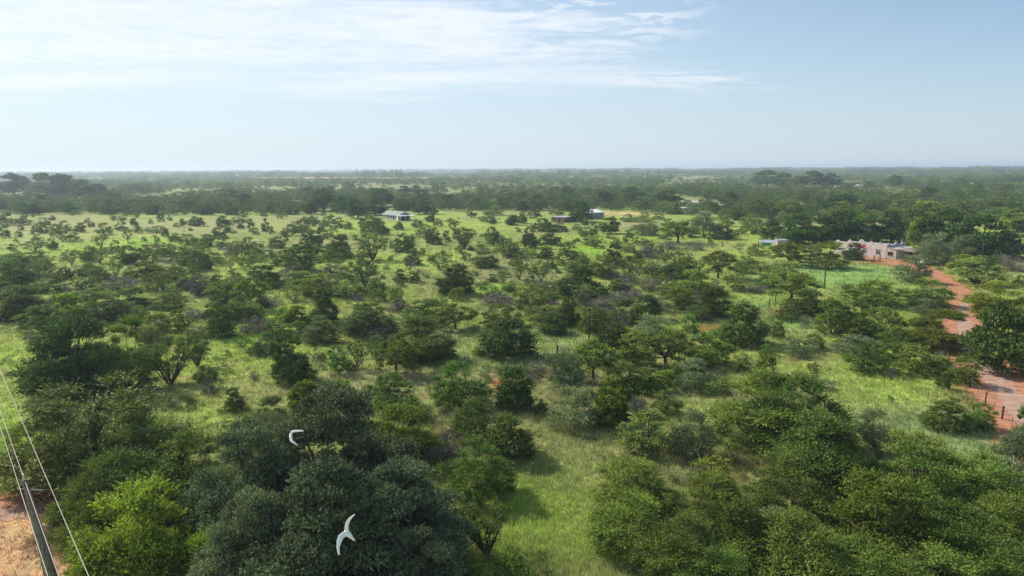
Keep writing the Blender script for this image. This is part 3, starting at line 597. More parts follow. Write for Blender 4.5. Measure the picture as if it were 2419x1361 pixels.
PATCH = [  # x, y, rx, ry in the photograph, cover, strength
 (1200, 1200, 170, 120, C_LIME, .8), (1350, 1240, 110, 90, C_YG, .6), (1700, 1000, 260, 60, C_YG, .4), (1290, 1290, 120, 80, C_YG, .5), (2200, 1000, 170, 45, C_BLUE, .95), (2330, 1060, 90, 40, C_BLUE, .7), (2060, 645, 130, 28, C_EM, 1.0), (1960, 650, 90, 30, C_EM, .9),
 (1870, 765, 70, 30, C_EM, .8), (1780, 720, 60, 20, C_EM, .6), (2050, 900, 120, 60, C_YG, .8), (2150, 920, 100, 40, C_YG, .7), (2100, 980, 90, 30, C_OL, .4), (1900, 830, 80, 40, C_STRAW, .45),
 (1180, 845, 120, 28, C_EM, .55), (1330, 800, 60, 20, C_EM, .6), (1180, 685, 60, 16, C_VIV, .9), (1390, 590, 40, 14, C_VIV, .9), (340, 572, 90, 8, C_VIV, .8), (170, 590, 80, 10, C_VIV, .5),
 (60, 900, 90, 110, C_YG, .7), (20, 1050, 60, 80, C_VIV, .8), (120, 950, 60, 60, C_BLUE, .4), (480, 990, 110, 50, C_YG, .8), (640, 850, 110, 60, C_YG, .6), (560, 800, 60, 16, C_VIV, .6),
 (150, 545, 240, 20, C_STRAW, .7), (450, 530, 200, 14, C_STRAW, .75), (560, 560, 120, 14, C_OL, .6), (800, 545, 120, 16, C_YG, .6), (1000, 620, 80, 40, C_YG, .5), (1300, 545, 60, 8, C_STRAW, .8),
 (1010, 640, 30, 5, C_STRAW, .8), (1490, 505, 60, 5, C_DRY, .8), (1480, 535, 40, 8, C_STRAW, .7), (1780, 545, 50, 16, C_YG, .9), (1700, 585, 90, 12, C_STRAW, .5), (1760, 600, 60, 10, C_YG, .6),
 (2350, 436, 120, 5, C_LIME, .9), (830, 422, 240, 3.5, C_DRY, 1.3), (640, 448, 60, 5, C_STRAW, .8), (850, 443, 60, 3, C_STRAW, .6), (1910, 485, 60, 6, C_STRAW, .6), (1200, 415, 300, 2, C_STRAW, .6),
 (70, 1290, 140, 95, C_DRY, 1.5), (40, 1360, 160, 90, C_DRY, 1.4), (60, 1185, 110, 16, C_SOIL, 1.2), (2350, 930, 90, 60, C_SOIL, .5), (1460, 835, 24, 10, C_SOIL, 1.3), (1262, 884, 26, 10, C_SOIL, 1.3), (1172, 913, 18, 16, C_SOIL, 1.3),
 (1690, 778, 60, 6, C_SOIL, .8), (1850, 738, 50, 5, C_SOIL, .9), (1560, 810, 60, 10, C_SOIL, .7), (2090, 617, 60, 7, C_SOIL, 1.3), (2140, 628, 40, 9, C_SOIL, 1.1), (2220, 665, 30, 14, C_SOIL, .6), (1790, 1090, 60, 30, C_STRAW, .5), (1740, 1110, 60, 25, C_SOIL, .3), (860, 940, 60, 25, C_STRAW, .4)]
def cover(x, y):
    """colour of the plant cover at ground points (arrays), with brightness by distance painted in"""
    n1 = fbm(x / 22, y / 22); n2 = fbm(x / 7 + 50, y / 7); n3 = fbm(x / 60 + 9, y / 60 + 4); n4 = fbm(x / 2.2, y / 2.2 + 31, 3)
    A = lambda c: np.array(c)[None, :]
    mixf = lambda a, b, t: a + (b - a) * t[:, None]
    sm = lambda v, a, b: np.clip((v - a) / (b - a), 0, 1) ** 2 * (3 - 2 * np.clip((v - a) / (b - a), 0, 1))
    col = mixf(A(C_OL), A(C_YG), sm(n1, .30, .62))
    col = mixf(col, A(C_LIME), sm(n2, .52, .72) * .5)
    col = mixf(col, A(C_STRAW), sm(n3, .48, .66) * .65)
    col = mixf(col, A(C_STRAW), sm(n4, .55, .75) * .6)
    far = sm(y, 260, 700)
    col = col * (.86 + .28 * np.clip((110 - y) / 60, 0, 1))[:, None]  # brightness painted in by distance: near cover lifted, the rest dimmed
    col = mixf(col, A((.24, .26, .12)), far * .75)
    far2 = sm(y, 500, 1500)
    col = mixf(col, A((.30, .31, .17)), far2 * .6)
    n6 = fbm(x / 3.1 + 200, y / 3.1 + 90, 3)
    col = mixf(col, A((.34, .22, .13)), sm(n6, .66, .78) * .75 * np.clip(1.3 - y / 400, 0, 1))
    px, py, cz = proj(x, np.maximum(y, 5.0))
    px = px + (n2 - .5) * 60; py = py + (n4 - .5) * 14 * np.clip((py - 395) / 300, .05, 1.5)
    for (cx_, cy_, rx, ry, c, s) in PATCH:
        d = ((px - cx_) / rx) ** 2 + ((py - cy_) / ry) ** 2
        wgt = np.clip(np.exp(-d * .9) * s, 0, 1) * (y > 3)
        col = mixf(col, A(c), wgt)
    col = col * .95 * (.76 + .48 * n4[:, None]) * (.86 + .28 * n2[:, None])
    return np.clip(col, 0.01, .9)

def ground_material():
    mt, nt, b = mat_new('savannah_ground')
    a = nd(nt, 'ShaderNodeAttribute', attribute_name='gcol', attribute_type='GEOMETRY')
    g = nd(nt, 'ShaderNodeNewGeometry')
    n = nd(nt, 'ShaderNodeTexNoise'); nt.links.new(g.outputs['Position'], n.inputs['Vector']); n.inputs['Scale'].default_value = 2.2; n.inputs['Detail'].default_value = 8; n.inputs['Roughness'].default_value = .72
    n2 = nd(nt, 'ShaderNodeTexNoise'); nt.links.new(g.outputs['Position'], n2.inputs['Vector']); n2.inputs['Scale'].default_value = .28; n2.inputs['Detail'].default_value = 6; n2.inputs['Roughness'].default_value = .6
    m1 = nd(nt, 'ShaderNodeMix', data_type='RGBA', blend_type='MULTIPLY'); m1.inputs[0].default_value = 1
    nt.links.new(a.outputs['Color'], m1.inputs[6]); nt.links.new(mixc(nt, sstep(nt, n.outputs[0], .32, .66), (.62, .66, .58), (1.15, 1.14, 1.0)), m1.inputs[7])
    m2 = nd(nt, 'ShaderNodeMix', data_type='RGBA', blend_type='MULTIPLY'); m2.inputs[0].default_value = 1
    nt.links.new(m1.outputs[2], m2.inputs[6]); nt.links.new(mixc(nt, sstep(nt, n2.outputs[0], .35, .65), (.78, .84, .80), (1.1, 1.05, 1.0)), m2.inputs[7])
    nt.links.new(m2.outputs[2], b.inputs['Base Color']); b.inputs['Roughness'].default_value = .95; b.inputs['Specular IOR Level'].default_value = .1
    bp = nd(nt, 'ShaderNodeBump'); bp.inputs['Strength'].default_value = .9; bp.inputs['Distance'].default_value = .25
    nt.links.new(n.outputs[0], bp.inputs['Height']); nt.links.new(bp.outputs[0], b.inputs['Normal'])
    return mt

def build_ground():
    ys = np.concatenate([[-150, -80, -40, -10, 5, 15], 22 * np.exp(np.linspace(0, math.log(14000 / 22), 400))])
    k = np.linspace(-1, 1, 421); xs = np.sinh(k * 6.4) / math.sinh(6.4) * 12000
    X, Y = np.meshgrid(xs, ys); x = X.ravel(); y = Y.ravel()
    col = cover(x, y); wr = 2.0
    rd = np.minimum(road_dist(x, y, ROAD_R), road_dist(x, y, ROAD_L))
    t = np.clip(1 - rd / 1.6, 0, 1)[:, None] * .8
    col = col * (1 - t) + np.array(C_SOIL)[None] * t
    nx, ny = len(xs), len(ys)
    idx = np.arange(nx * ny).reshape(ny, nx)
    q = np.stack([idx[:-1, :-1], idx[:-1, 1:], idx[1:, 1:], idx[1:, :-1]], -1).reshape(-1, 4)
    z = np.zeros_like(x)
    me = mesh_from_np('ground', np.stack([x, y, z], 1), q, [ground_material()])
    a = me.attributes.new('gcol', 'FLOAT_COLOR', 'POINT')
    a.data.foreach_set('color', np.concatenate([col, np.ones((len(col), 1))], 1).astype(np.float32).ravel())
    o = bpy.data.objects.new('ground', me); COL.objects.link(o); tag(o, kind='structure')
build_ground()

def build_road(name, rd, mt, z, wscale=1.0, seed=1):
    rng = random.Random(seed); P = []
    for (p, w0), (q, w1) in zip(rd[:-1], rd[1:]):
        n = max(3, int((q - p).length / 1.2))
        for i in range(n): P.append((p.lerp(q, i / n), w0 + (w1 - w0) * i / n))
    P.append(rd[-1])
    mb = MB(); vs = []
    for i, (p, w0) in enumerate(P):
        d = (P[min(i + 2, len(P) - 1)][0] - P[max(i - 2, 0)][0]); d.normalize(); nrm = Vector((-d.y, d.x, 0))
        wl = w0 * wscale + rng.uniform(-.28, .28); wr_ = w0 * wscale + rng.uniform(-.28, .28)
        for t in (-wl, -wl * .4, wr_ * .4, wr_): vs.append(tuple(p + nrm * t + Vector((0, 0, z))))
    fs = [(i * 4 + k, i * 4 + k + 1, i * 4 + k + 5, i * 4 + k + 4) for i in range(len(P) - 1) for k in range(3)]
    mb.add(vs, fs); o = mb.build(name, mt); tag(o, kind='structure'); return o
M['red_road'] = mat('red_dirt', (.37, .165, .088), rough=.95, var=.28, scale=.9, bump=.5, detail=9)
M['grey_road'] = mat('worn_grey_dirt', (.36, .225, .165), rough=.95, var=.25, scale=1.3, bump=.4, detail=9)
build_road('dirt_road', ROAD_R, M['red_road'], .012, 1.0, 3)
build_road('road_wheel_track', ROAD_R[:9], M['grey_road'], .018, .38, 4)
build_road('dirt_track', ROAD_L, M['red_road'], .012, 1.0, 5)
rl2 = [(p + Vector((0.2, -1.7, 0)), w_ * .55) for p, w_ in ROAD_L[:5]]
build_road('gravel_path', rl2, M['grey_road'], .018, 1.0, 6)

# ------------------------------------------------------------------ grass
def grass_material():
    mt, nt, b = mat_new('grass_blades'); out = nt.nodes['Material Output']
    a = nd(nt, 'ShaderNodeAttribute', attribute_name='gcol', attribute_type='GEOMETRY')
    nt.links.new(a.outputs['Color'], b.inputs['Base Color']); b.inputs['Roughness'].default_value = .7; b.inputs['Specular IOR Level'].default_value = .25
    tr = nd(nt, 'ShaderNodeBsdfTranslucent'); nt.links.new(a.outputs['Color'], tr.inputs[0])
    mx = nd(nt, 'ShaderNodeMixShader'); mx.inputs[0].default_value = .4
    nt.links.new(b.outputs[0], mx.inputs[1]); nt.links.new(tr.outputs[0], mx.inputs[2]); nt.links.new(mx.outputs[0], out.inputs[0])
    return mt
def build_grass(n=95000, seed=2):
    rng = np.random.default_rng(seed)
    an = rng.uniform(math.radians(-43), math.radians(43), n)
    t = rng.uniform(0.085, 0.78, n) ** 1.0                 # tan of the dip angle: even cover near and far
    r = CAMZ / t
    x = r * np.sin(an); y = r * np.cos(an)
    ok = (np.minimum(road_dist(x, y, ROAD_R), road_dist(x, y, ROAD_L)) > .15) & (y > 22)
    px, py, cz = proj(x, y)
    ok &= ~((px > 1990) & (px < 2160) & (py < 622) & (py > 560))
    ok &= ~((px < 190) & (py > 1190) & (rng.random(n) < .8))
    x, y, r = x[ok], y[ok], r[ok]; n = len(x)
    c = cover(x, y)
    nb = 7
    sc_ = np.clip(r / 60, .8, 3.2) ** .8
    hgt = (.22 + .38 * fbm(x / 5, y / 5 + 77)) * sc_ ** .45 * rng.uniform(.7, 1.25, n)
    ox = rng.normal(0, .17, (n, nb)) * sc_[:, None]; oy = rng.normal(0, .17, (n, nb)) * sc_[:, None]
    bx = x[:, None] + ox; by = y[:, None] + oy
    wd = (.030 * sc_)[:, None] * rng.uniform(.6, 1.5, (n, nb))
    a2 = rng.uniform(0, 2 * PI, (n, nb))
    hh = hgt[:, None] * rng.uniform(.55, 1.2, (n, nb))
    lean = hh * rng.uniform(.15, .75, (n, nb)); la = rng.uniform(0, 2 * PI, (n, nb)) * .5 + .4
    z0 = np.zeros_like(bx)
    v0 = np.stack([bx - wd * np.cos(a2), by - wd * np.sin(a2), z0], -1)
    v1 = np.stack([bx + wd * np.cos(a2), by + wd * np.sin(a2), z0], -1)
    v2 = np.stack([bx + lean * np.cos(la), by + lean * np.sin(la), hh], -1)
    V = np.stack([v0, v1, v2], 2).reshape(-1, 3)
    T = np.arange(len(V)).reshape(-1, 3)
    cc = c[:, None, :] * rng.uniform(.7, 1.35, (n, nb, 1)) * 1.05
    pale = (rng.random((n, nb, 1)) < .14); cc = np.where(pale, np.array([.46, .43, .24]), cc)
    cc = np.clip(cc, 0, .9).reshape(-1, 3)
    cc = np.concatenate([cc, np.ones((len(cc), 1))], 1)
    me = mesh_from_np('grass', V, T, [grass_material()], tris=True, col=cc)
    o = bpy.data.objects.new('grass', me); COL.objects.link(o)
    tag(o, 'tall sunlit summer grass covering the open ground', 'grass', kind='stuff')
build_grass()

# plants the bushveld behind
rngP = random.Random(11)
feet = []
FARX = (1540, 1660)
for i, e in enumerate(PLANTS):
    e[1] = float(e[1]); b_ = place_plant(e, i, rngP); feet.append((e[1], e[2], e[3], e[4]))

OPEN = [(2350, 436, 130, 4.5), (830, 422, 240, 3.6), (650, 448, 60, 4), (850, 443, 60, 2.5), (1910, 485, 45, 7), (935, 512, 50, 14), (1335, 516, 60, 13), (1410, 510, 45, 14), (1480, 506, 50, 7),
        (1620, 494, 52, 12), (1700, 485, 20, 8), (1175, 480, 8, 8), (1780, 560, 100, 40), (1640, 478, 40, 5), (1998, 438, 16, 4), (500, 450, 60, 3)]
def build_fill():
    rng = np.random.default_rng(21)
    cand = []
    # rows from near to far: x in the picture is only used to stay inside what the camera sees
    y = 300.0
    while y < 9000:
        step = max(7.2, y * .0118) * (1.0 if y < 1500 else 1.25)
        half = y * .80 + 30
        nx = int(2 * half / step)
        xs = (np.arange(nx) + .5) / nx * 2 * half - half
        xs = xs + rng.uniform(-.48, .48, nx) * step; yy = y + rng.uniform(-.5, .5, nx) * step
        cand.append(np.stack([xs, yy], 1)); y += step
    c = np.concatenate(cand); px, py, cz = proj(c[:, 0], c[:, 1])
    keep = np.ones(len(c), bool)
    lim = np.where(px < 820, 508, np.where(px < 1450, 500, np.where(px < 1700, 508, 528)))
    keep &= py < lim
    for (a, b, ra, rb) in OPEN: keep &= ((px - a) / ra) ** 2 + ((py - b) / rb) ** 2 > 1
    # ponds of open ground from noise
    den = fbm(c[:, 0] / 45 + 3, c[:, 1] / 45); den2 = fbm(c[:, 0] / 260, c[:, 1] / 260 + 8)
    keep &= (den + den2 * .7) > np.where(c[:, 1] > 550, .84, .70)
    keep &= rng.random(len(c)) < .93
    for (a, b, wq, hq) in feet:
        if b < 545: keep &= (np.abs(px - a) > wq * .42) | (np.abs(py - b) > max(3.0, hq * .22))
    return c[keep], px[keep], py[keep], cz[keep]
fill, fpx, fpy, fcz = build_fill()
rngF = np.random.default_rng(8)
fh = rngF.uniform(3.4, 6.8, len(fill)) * np.where(rngF.random(len(fill)) < .06, 1.5, 1)
fw = fh * rngF.uniform(.95, 1.45, len(fill))
near_sp = np.array(list('rrrgggttuuov')); spi = rngF.integers(0, len(near_sp), len(fill))
_dk = (fpy > 455) & (fpx < 1500) & (rngF.random(len(fill)) < .7); spi = np.where(_dk, np.array([0, 1, 6, 7])[rngF.integers(0, 4, len(fill))], spi)
# bands of tall trees on the skyline
band = []
def tall_band(x0, x1, pyb, n, hm, hv, wm):
    for _ in range(n):
        px = rngF.uniform(x0, x1); b = at(px, pyb + rngF.uniform(-.6, .6)); band.append((b.x, b.y, hm * (1 + rngF.uniform(-hv, hv)), wm * rngF.uniform(.6, 1.5)))
tall_band(-60, 1010, 418.5, 420, 12, .35, 24); tall_band(840, 950, 419, 45, 18, .3, 11); tall_band(0, 700, 413, 240, 15, .3, 40)
tall_band(1120, 1500, 414.5, 90, 13, .4, 20); tall_band(1500, 2500, 411.5, 300, 11, .3, 34); tall_band(-60, 2500, 405.5, 420, 16, .3, 90)
tall_band(1180, 1380, 417, 30, 14, .4, 14); tall_band(2230, 2419, 431, 40, 9, .3, 12); tall_band(1300, 1420, 409, 30, 16, .3, 20); tall_band(1510, 1590, 425, 9, 14, .4, 7)
ssz = fw / fcz
order = np.argsort(-ssz)
ncount = {}
for e in PLANTS: ncount[NAMES[e[0]][0]] = ncount.get(NAMES[e[0]][0], 0) + 1
is_ind = np.zeros(len(fill), bool); k = 0; added = 0
for i in order:
    if added >= 260: break
    if not (-40 < fpx[i] < W + 40): continue
    nm = NAMES[near_sp[spi[i]]][0]
    if ncount.get(nm, 0) >= 292: continue
    ncount[nm] = ncount.get(nm, 0) + 1
    sp = str(near_sp[spi[i]]); hp = fh[i] / fcz[i] * F; wp = fw[i] / fcz[i] * F
    place_plant([sp, float(fpx[i]), float(fpy[i]), float(wp), float(hp), None], int(i), rngP)
    is_ind[i] = True; added += 1
rest = ~is_ind

def instanced_mass(name, pts, hs, ws, idx, label, cat):
    """one object: many far plants grown on points"""
    coll = bpy.data.collections.new(name + '_kinds')
    for j, sp in enumerate('rgtugtrgo'):
        crown, wood = make_plant(sp, 900, 500 + j, 2)
        ob = bpy.data.objects.new('%d_kind' % j, crown); coll.objects.link(ob)
    n = len(pts); me = bpy.data.meshes.new(name); me.vertices.add(n)
    me.vertices.foreach_set('co', np.concatenate([pts, np.zeros((n, 1))], 1).astype(np.float32).ravel())
    a = me.attributes.new('siz', 'FLOAT_VECTOR', 'POINT'); a.data.foreach_set('vector', np.stack([ws, ws, hs], 1).astype(np.float32).ravel())
    a = me.attributes.new('turn', 'FLOAT_VECTOR', 'POINT'); rot = np.zeros((n, 3)); rot[:, 2] = np.random.default_rng(3).uniform(0, 6.28, n); a.data.foreach_set('vector', rot.astype(np.float32).ravel())
    a = me.attributes.new('which', 'INT', 'POINT'); a.data.foreach_set('value', idx.astype(np.int32))
    ng = bpy.data.node_groups.new(name, 'GeometryNodeTree')
    ng.interface.new_socket('Geometry', in_out='INPUT', socket_type='NodeSocketGeometry'); ng.interface.new_socket('Geometry', in_out='OUTPUT', socket_type='NodeSocketGeometry')
    gi = ng.nodes.new('NodeGroupInput'); go = ng.nodes.new('NodeGroupOutput')
    ip = ng.nodes.new('GeometryNodeInstanceOnPoints'); ci = ng.nodes.new('GeometryNodeCollectionInfo')
    ci.inputs['Collection'].default_value = coll; ci.inputs['Separate Children'].default_value = True; ci.inputs['Reset Children'].default_value = True
    m2p = ng.nodes.new('GeometryNodeMeshToPoints')
    def na(nm, ty):
        q = ng.nodes.new('GeometryNodeInputNamedAttribute'); q.data_type = ty; q.inputs['Name'].default_value = nm; return q.outputs['Attribute']
    ng.links.new(gi.outputs[0], m2p.inputs[0]); ng.links.new(m2p.outputs[0], ip.inputs['Points']); ng.links.new(ci.outputs[0], ip.inputs['Instance'])
    ip.inputs['Pick Instance'].default_value = True
    ng.links.new(na('which', 'INT'), ip.inputs['Instance Index'])
    e2r = ng.nodes.new('FunctionNodeEulerToRotation'); ng.links.new(na('turn', 'FLOAT_VECTOR'), e2r.inputs[0]); ng.links.new(e2r.outputs[0], ip.inputs['Rotation'])
    ng.links.new(na('siz', 'FLOAT_VECTOR'), ip.inputs['Scale']); ng.links.new(ip.outputs[0], go.inputs[0])
    o = bpy.data.objects.new(name, me); COL.objects.link(o)
    md = o.modifiers.new('plants', 'NODES'); md.node_group = ng
    tag(o, label, cat, kind='stuff'); return o
def build_undergrowth():
    rng = np.random.default_rng(31); n = 60000
    an = rng.uniform(math.radians(-43), math.radians(43), n); r = CAMZ / rng.uniform(.07, .78, n); x = r * np.sin(an); y = r * np.cos(an)
    px, py, cz = proj(x, y)
    ok = (fbm(x / 9 + 40, y / 9 + 3) > .50) & (fbm(x / 2 + 7, y / 2) > .50) & (np.minimum(road_dist(x, y, ROAD_R), road_dist(x, y, ROAD_L)) > .6)
    ok &= ~((px > 1900) & (px < 2180) & (py < 690) & (py > 560)) & ~((px < 190) & (py > 1180)) & ~((px > 1130) & (px < 1420) & (py > 1000)) & ~((px > 1800) & (px < 2260) & (py > 800) & (py < 1010))
    x, y, r = x[ok][:3600], y[ok][:3600], r[ok][:3600]; n = len(x)
    w_ = rng.uniform(.35, 1.0, n) * np.clip(r / 90, .8, 1.5); h_ = w_ * rng.uniform(.5, .95, n)
    instanced_mass('undergrowth', np.stack([x, y], 1), h_, w_, rng.integers(0, 9, n), 'low weeds and seedlings scattered through the grass', 'weeds')
build_undergrowth()
near_m = rest & (fcz < 1200); far_m = rest & (fcz >= 1200)
print('FILL', len(fill), 'near', near_m.sum(), 'far', far_m.sum(), 'ind', added, 'hand', len(PLANTS), ncount)
instanced_mass('bushveld_scrub', fill[near_m], fh[near_m], fw[near_m], np.where((fcz[near_m] < 800) & (rngF.random(near_m.sum()) < .7), np.array([0, 2, 5, 6])[rngF.integers(0, 4, near_m.sum())], rngF.integers(0, 9, near_m.sum())), 'mass of bush and thorn trees stretching across the middle distance', 'scrub')
bd = np.array(band)
fp = np.concatenate([fill[far_m], bd[:, :2]]); fhh = np.concatenate([fh[far_m] * 1.1, bd[:, 2]]); fww = np.concatenate([np.maximum(fw[far_m] * 1.3, fcz[far_m] * .010), bd[:, 3]])
instanced_mass('distant_woodland', fp, fhh, fww, rngF.integers(0, 9, len(fp)), 'far hazy bluish woodland reaching the horizon', 'woodland')
# ------------------------------------------------------------------ buildings
M['plaster'] = mat('off_white_plaster', (.74, .62, .58), rough=.9, var=.10, scale=1.2, bump=.1)
M['plaster_trim'] = mat('grey_plaster_trim', (.42, .40, .38), rough=.9, var=.15, scale=2, bump=.1)
M['glass'] = mat('dark_window_glass', (.03, .035, .04), rough=.15, var=.2, scale=1, bump=0, spec=.6)
M['frame_brown'] = mat('brown_window_frame', (.12, .075, .055), rough=.7, var=.2, scale=5, bump=.1)
M['frame_white'] = mat('white_window_frame', (.75, .74, .72), rough=.6, var=.08, scale=5, bump=0)
M['tin'] = corrugated('weathered_tin', (.56, .50, .46), (.38, .30, .26))
M['tin_rust'] = corrugated('rusty_tin', (.36, .27, .23), (.20, .12, .09))
M['tin_white'] = corrugated('white_tin', (.78, .78, .79), (.66, .66, .67))
M['tin_green'] = corrugated('green_tin', (.135, .20, .165), (.10, .155, .13))
M['tin_wall'] = corrugated('grey_green_tin_wall', (.23, .31, .26), (.17, .24, .20))
M['tin_grey'] = corrugated('grey_tin', (.34, .34, .37), (.24, .24, .27))
M['brick'] = mat('brown_brick', (.26, .15, .125), rough=.95, var=.3, scale=4, bump=.4)
M['brick2'] = mat('pink_brown_brick', (.30, .21, .19), rough=.95, var=.25, scale=3, bump=.4)
M['wall_beige'] = mat('beige_wall', (.42, .37, .33), rough=.9, var=.15, scale=1.5, bump=.1)
M['dark'] = mat('painted_shade_and_chimney', (.035, .030, .028), rough=.95, var=.3, scale=3, bump=.1)  # near-black painted shade for porch and carport interiors; doors and chimney share it
M['teal'] = mat('teal_cloth', (.02, .36, .27), rough=.8, var=.2, scale=2, bump=.2)
M['wood_dark'] = mat('dark_creosote_wood', (.045, .034, .028), rough=.9, var=.4, scale=7, bump=.5, stretch=(1, 1, .15))
M['wood_grey'] = mat('weathered_grey_timber', (.21, .18, .165), rough=.95, var=.5, scale=10, bump=.9, stretch=(1, 1, .06), detail=10)
M['wood_red'] = mat('red_brown_wood', (.16, .055, .035), rough=.85, var=.3, scale=6, bump=.3)
M['wire'] = mat('steel_wire', (.30, .30, .30), rough=.5, var=.1, scale=3, bump=0, metal=.6)
M['wire_dark'] = mat('dark_wire', (.035, .035, .035), rough=.6, var=.1, scale=3, bump=0)
M['wire_pale'] = mat('pale_bright_wire', (.50, .42, .37), rough=.45, var=.1, scale=3, bump=0)
M['porcelain'] = mat('pale_porcelain', (.72, .70, .66), rough=.3, var=.05, scale=3, bump=0)
M['white_paint'] = mat('white_car_paint', (.78, .78, .78), rough=.3, var=.03, scale=3, bump=0, spec=.6)
M['rubber'] = mat('black_rubber', (.02, .02, .02), rough=.8, var=.2, scale=5, bump=.1)
M['feather'] = mat('white_feathers', (.86, .86, .85), rough=.8, var=.04, scale=60, bump=.15)
M['bill'] = mat('yellow_bill', (.75, .48, .08), rough=.5, var=.1, scale=20, bump=0)
M['leg_dark'] = mat('dark_leg', (.05, .045, .03), rough=.7, var=.1, scale=20, bump=0)

def V3(p, z=0.0): return Vector((p[0], p[1], z))
def wallpoly(mb, p, q, prof, th):
    """vertical polygon prof [(s 0..1 or metres, z)] along p->q, pushed th metres to the left-hand side (away from the viewer)"""
    p = V3(p); q = V3(q); d = (q - p); L = d.length; d.normalize(); n = Vector((-d.y, d.x, 0))
    if n.y < 0: n = -n
    a = [p + d * s + Vector((0, 0, z)) for s, z in prof]; b = [v + n * th for v in a]; k = len(a)
    mb.add(a + b, [tuple(range(k)), tuple(range(k, 2 * k))[::-1]] + [(i, (i + 1) % k, k + (i + 1) % k, k + i) for i in range(k)])
def plan(mb, pts, z0, z1):
    k = len(pts); z1 = z1 if hasattr(z1, '__len__') else [z1] * k; z0 = z0 if hasattr(z0, '__len__') else [z0] * k
    mb.add([V3(p, z) for p, z in zip(pts, z0)] + [V3(p, z) for p, z in zip(pts, z1)],
           [tuple(range(k))[::-1], tuple(range(k, 2 * k))] + [(i, (i + 1) % k, k + (i + 1) % k, k + i) for i in range(k)])
def along(p, q, t): return (p[0] + (q[0] - p[0]) * t, p[1] + (q[1] - p[1]) * t)
def opening(parent, p, q, s0, s1, z0, z1, name='window', frame='frame_brown', bars=2, pane='glass', proud=.05, recess=None):
    """a framed opening on the wall p->q between s0 and s1 metres; frame stands proud of the wall, pane just behind its face"""
    p3 = V3(p); d = (V3(q) - p3); d.normalize(); n = Vector((d.y, -d.x, 0))
    if n.y > 0: n = -n
    def bx(mb, a, b, c, e, o0, o1):
        vs = [p3 + d * s + n * o + Vector((0, 0, z)) for s in (a, b) for o in (o0, o1) for z in (c, e)]
        mb.add(vs, [(0, 1, 3, 2), (4, 6, 7, 5), (0, 4, 5, 1), (2, 3, 7, 6), (0, 2, 6, 4), (1, 5, 7, 3)])
    f = MB(); w = .07
    bx(f, s0, s0 + w, z0, z1, -.02, proud); bx(f, s1 - w, s1, z0, z1, -.02, proud)
    bx(f, s0 + w, s1 - w, z1 - w, z1, -.02, proud); bx(f, s0 + w, s1 - w, z0, z0 + w, -.02, proud)
    for k in range(1, bars + 1):
        c = s0 + (s1 - s0) * k / (bars + 1); bx(f, c - .025, c + .025, z0 + w, z1 - w, .012, proud - .006)
    if name == 'window' and z1 - z0 > .8: bx(f, s0 + w, s1 - w, z0 + (z1 - z0) * .66, z0 + (z1 - z0) * .66 + .04, .014, proud - .009)
    fo = f.build(name, M[frame], parent); g = MB(); bx(g, s0 + w, s1 - w, z0 + w, z1 - w, -.018, .008); g.build('pane', M[pane], fo)
    return fo

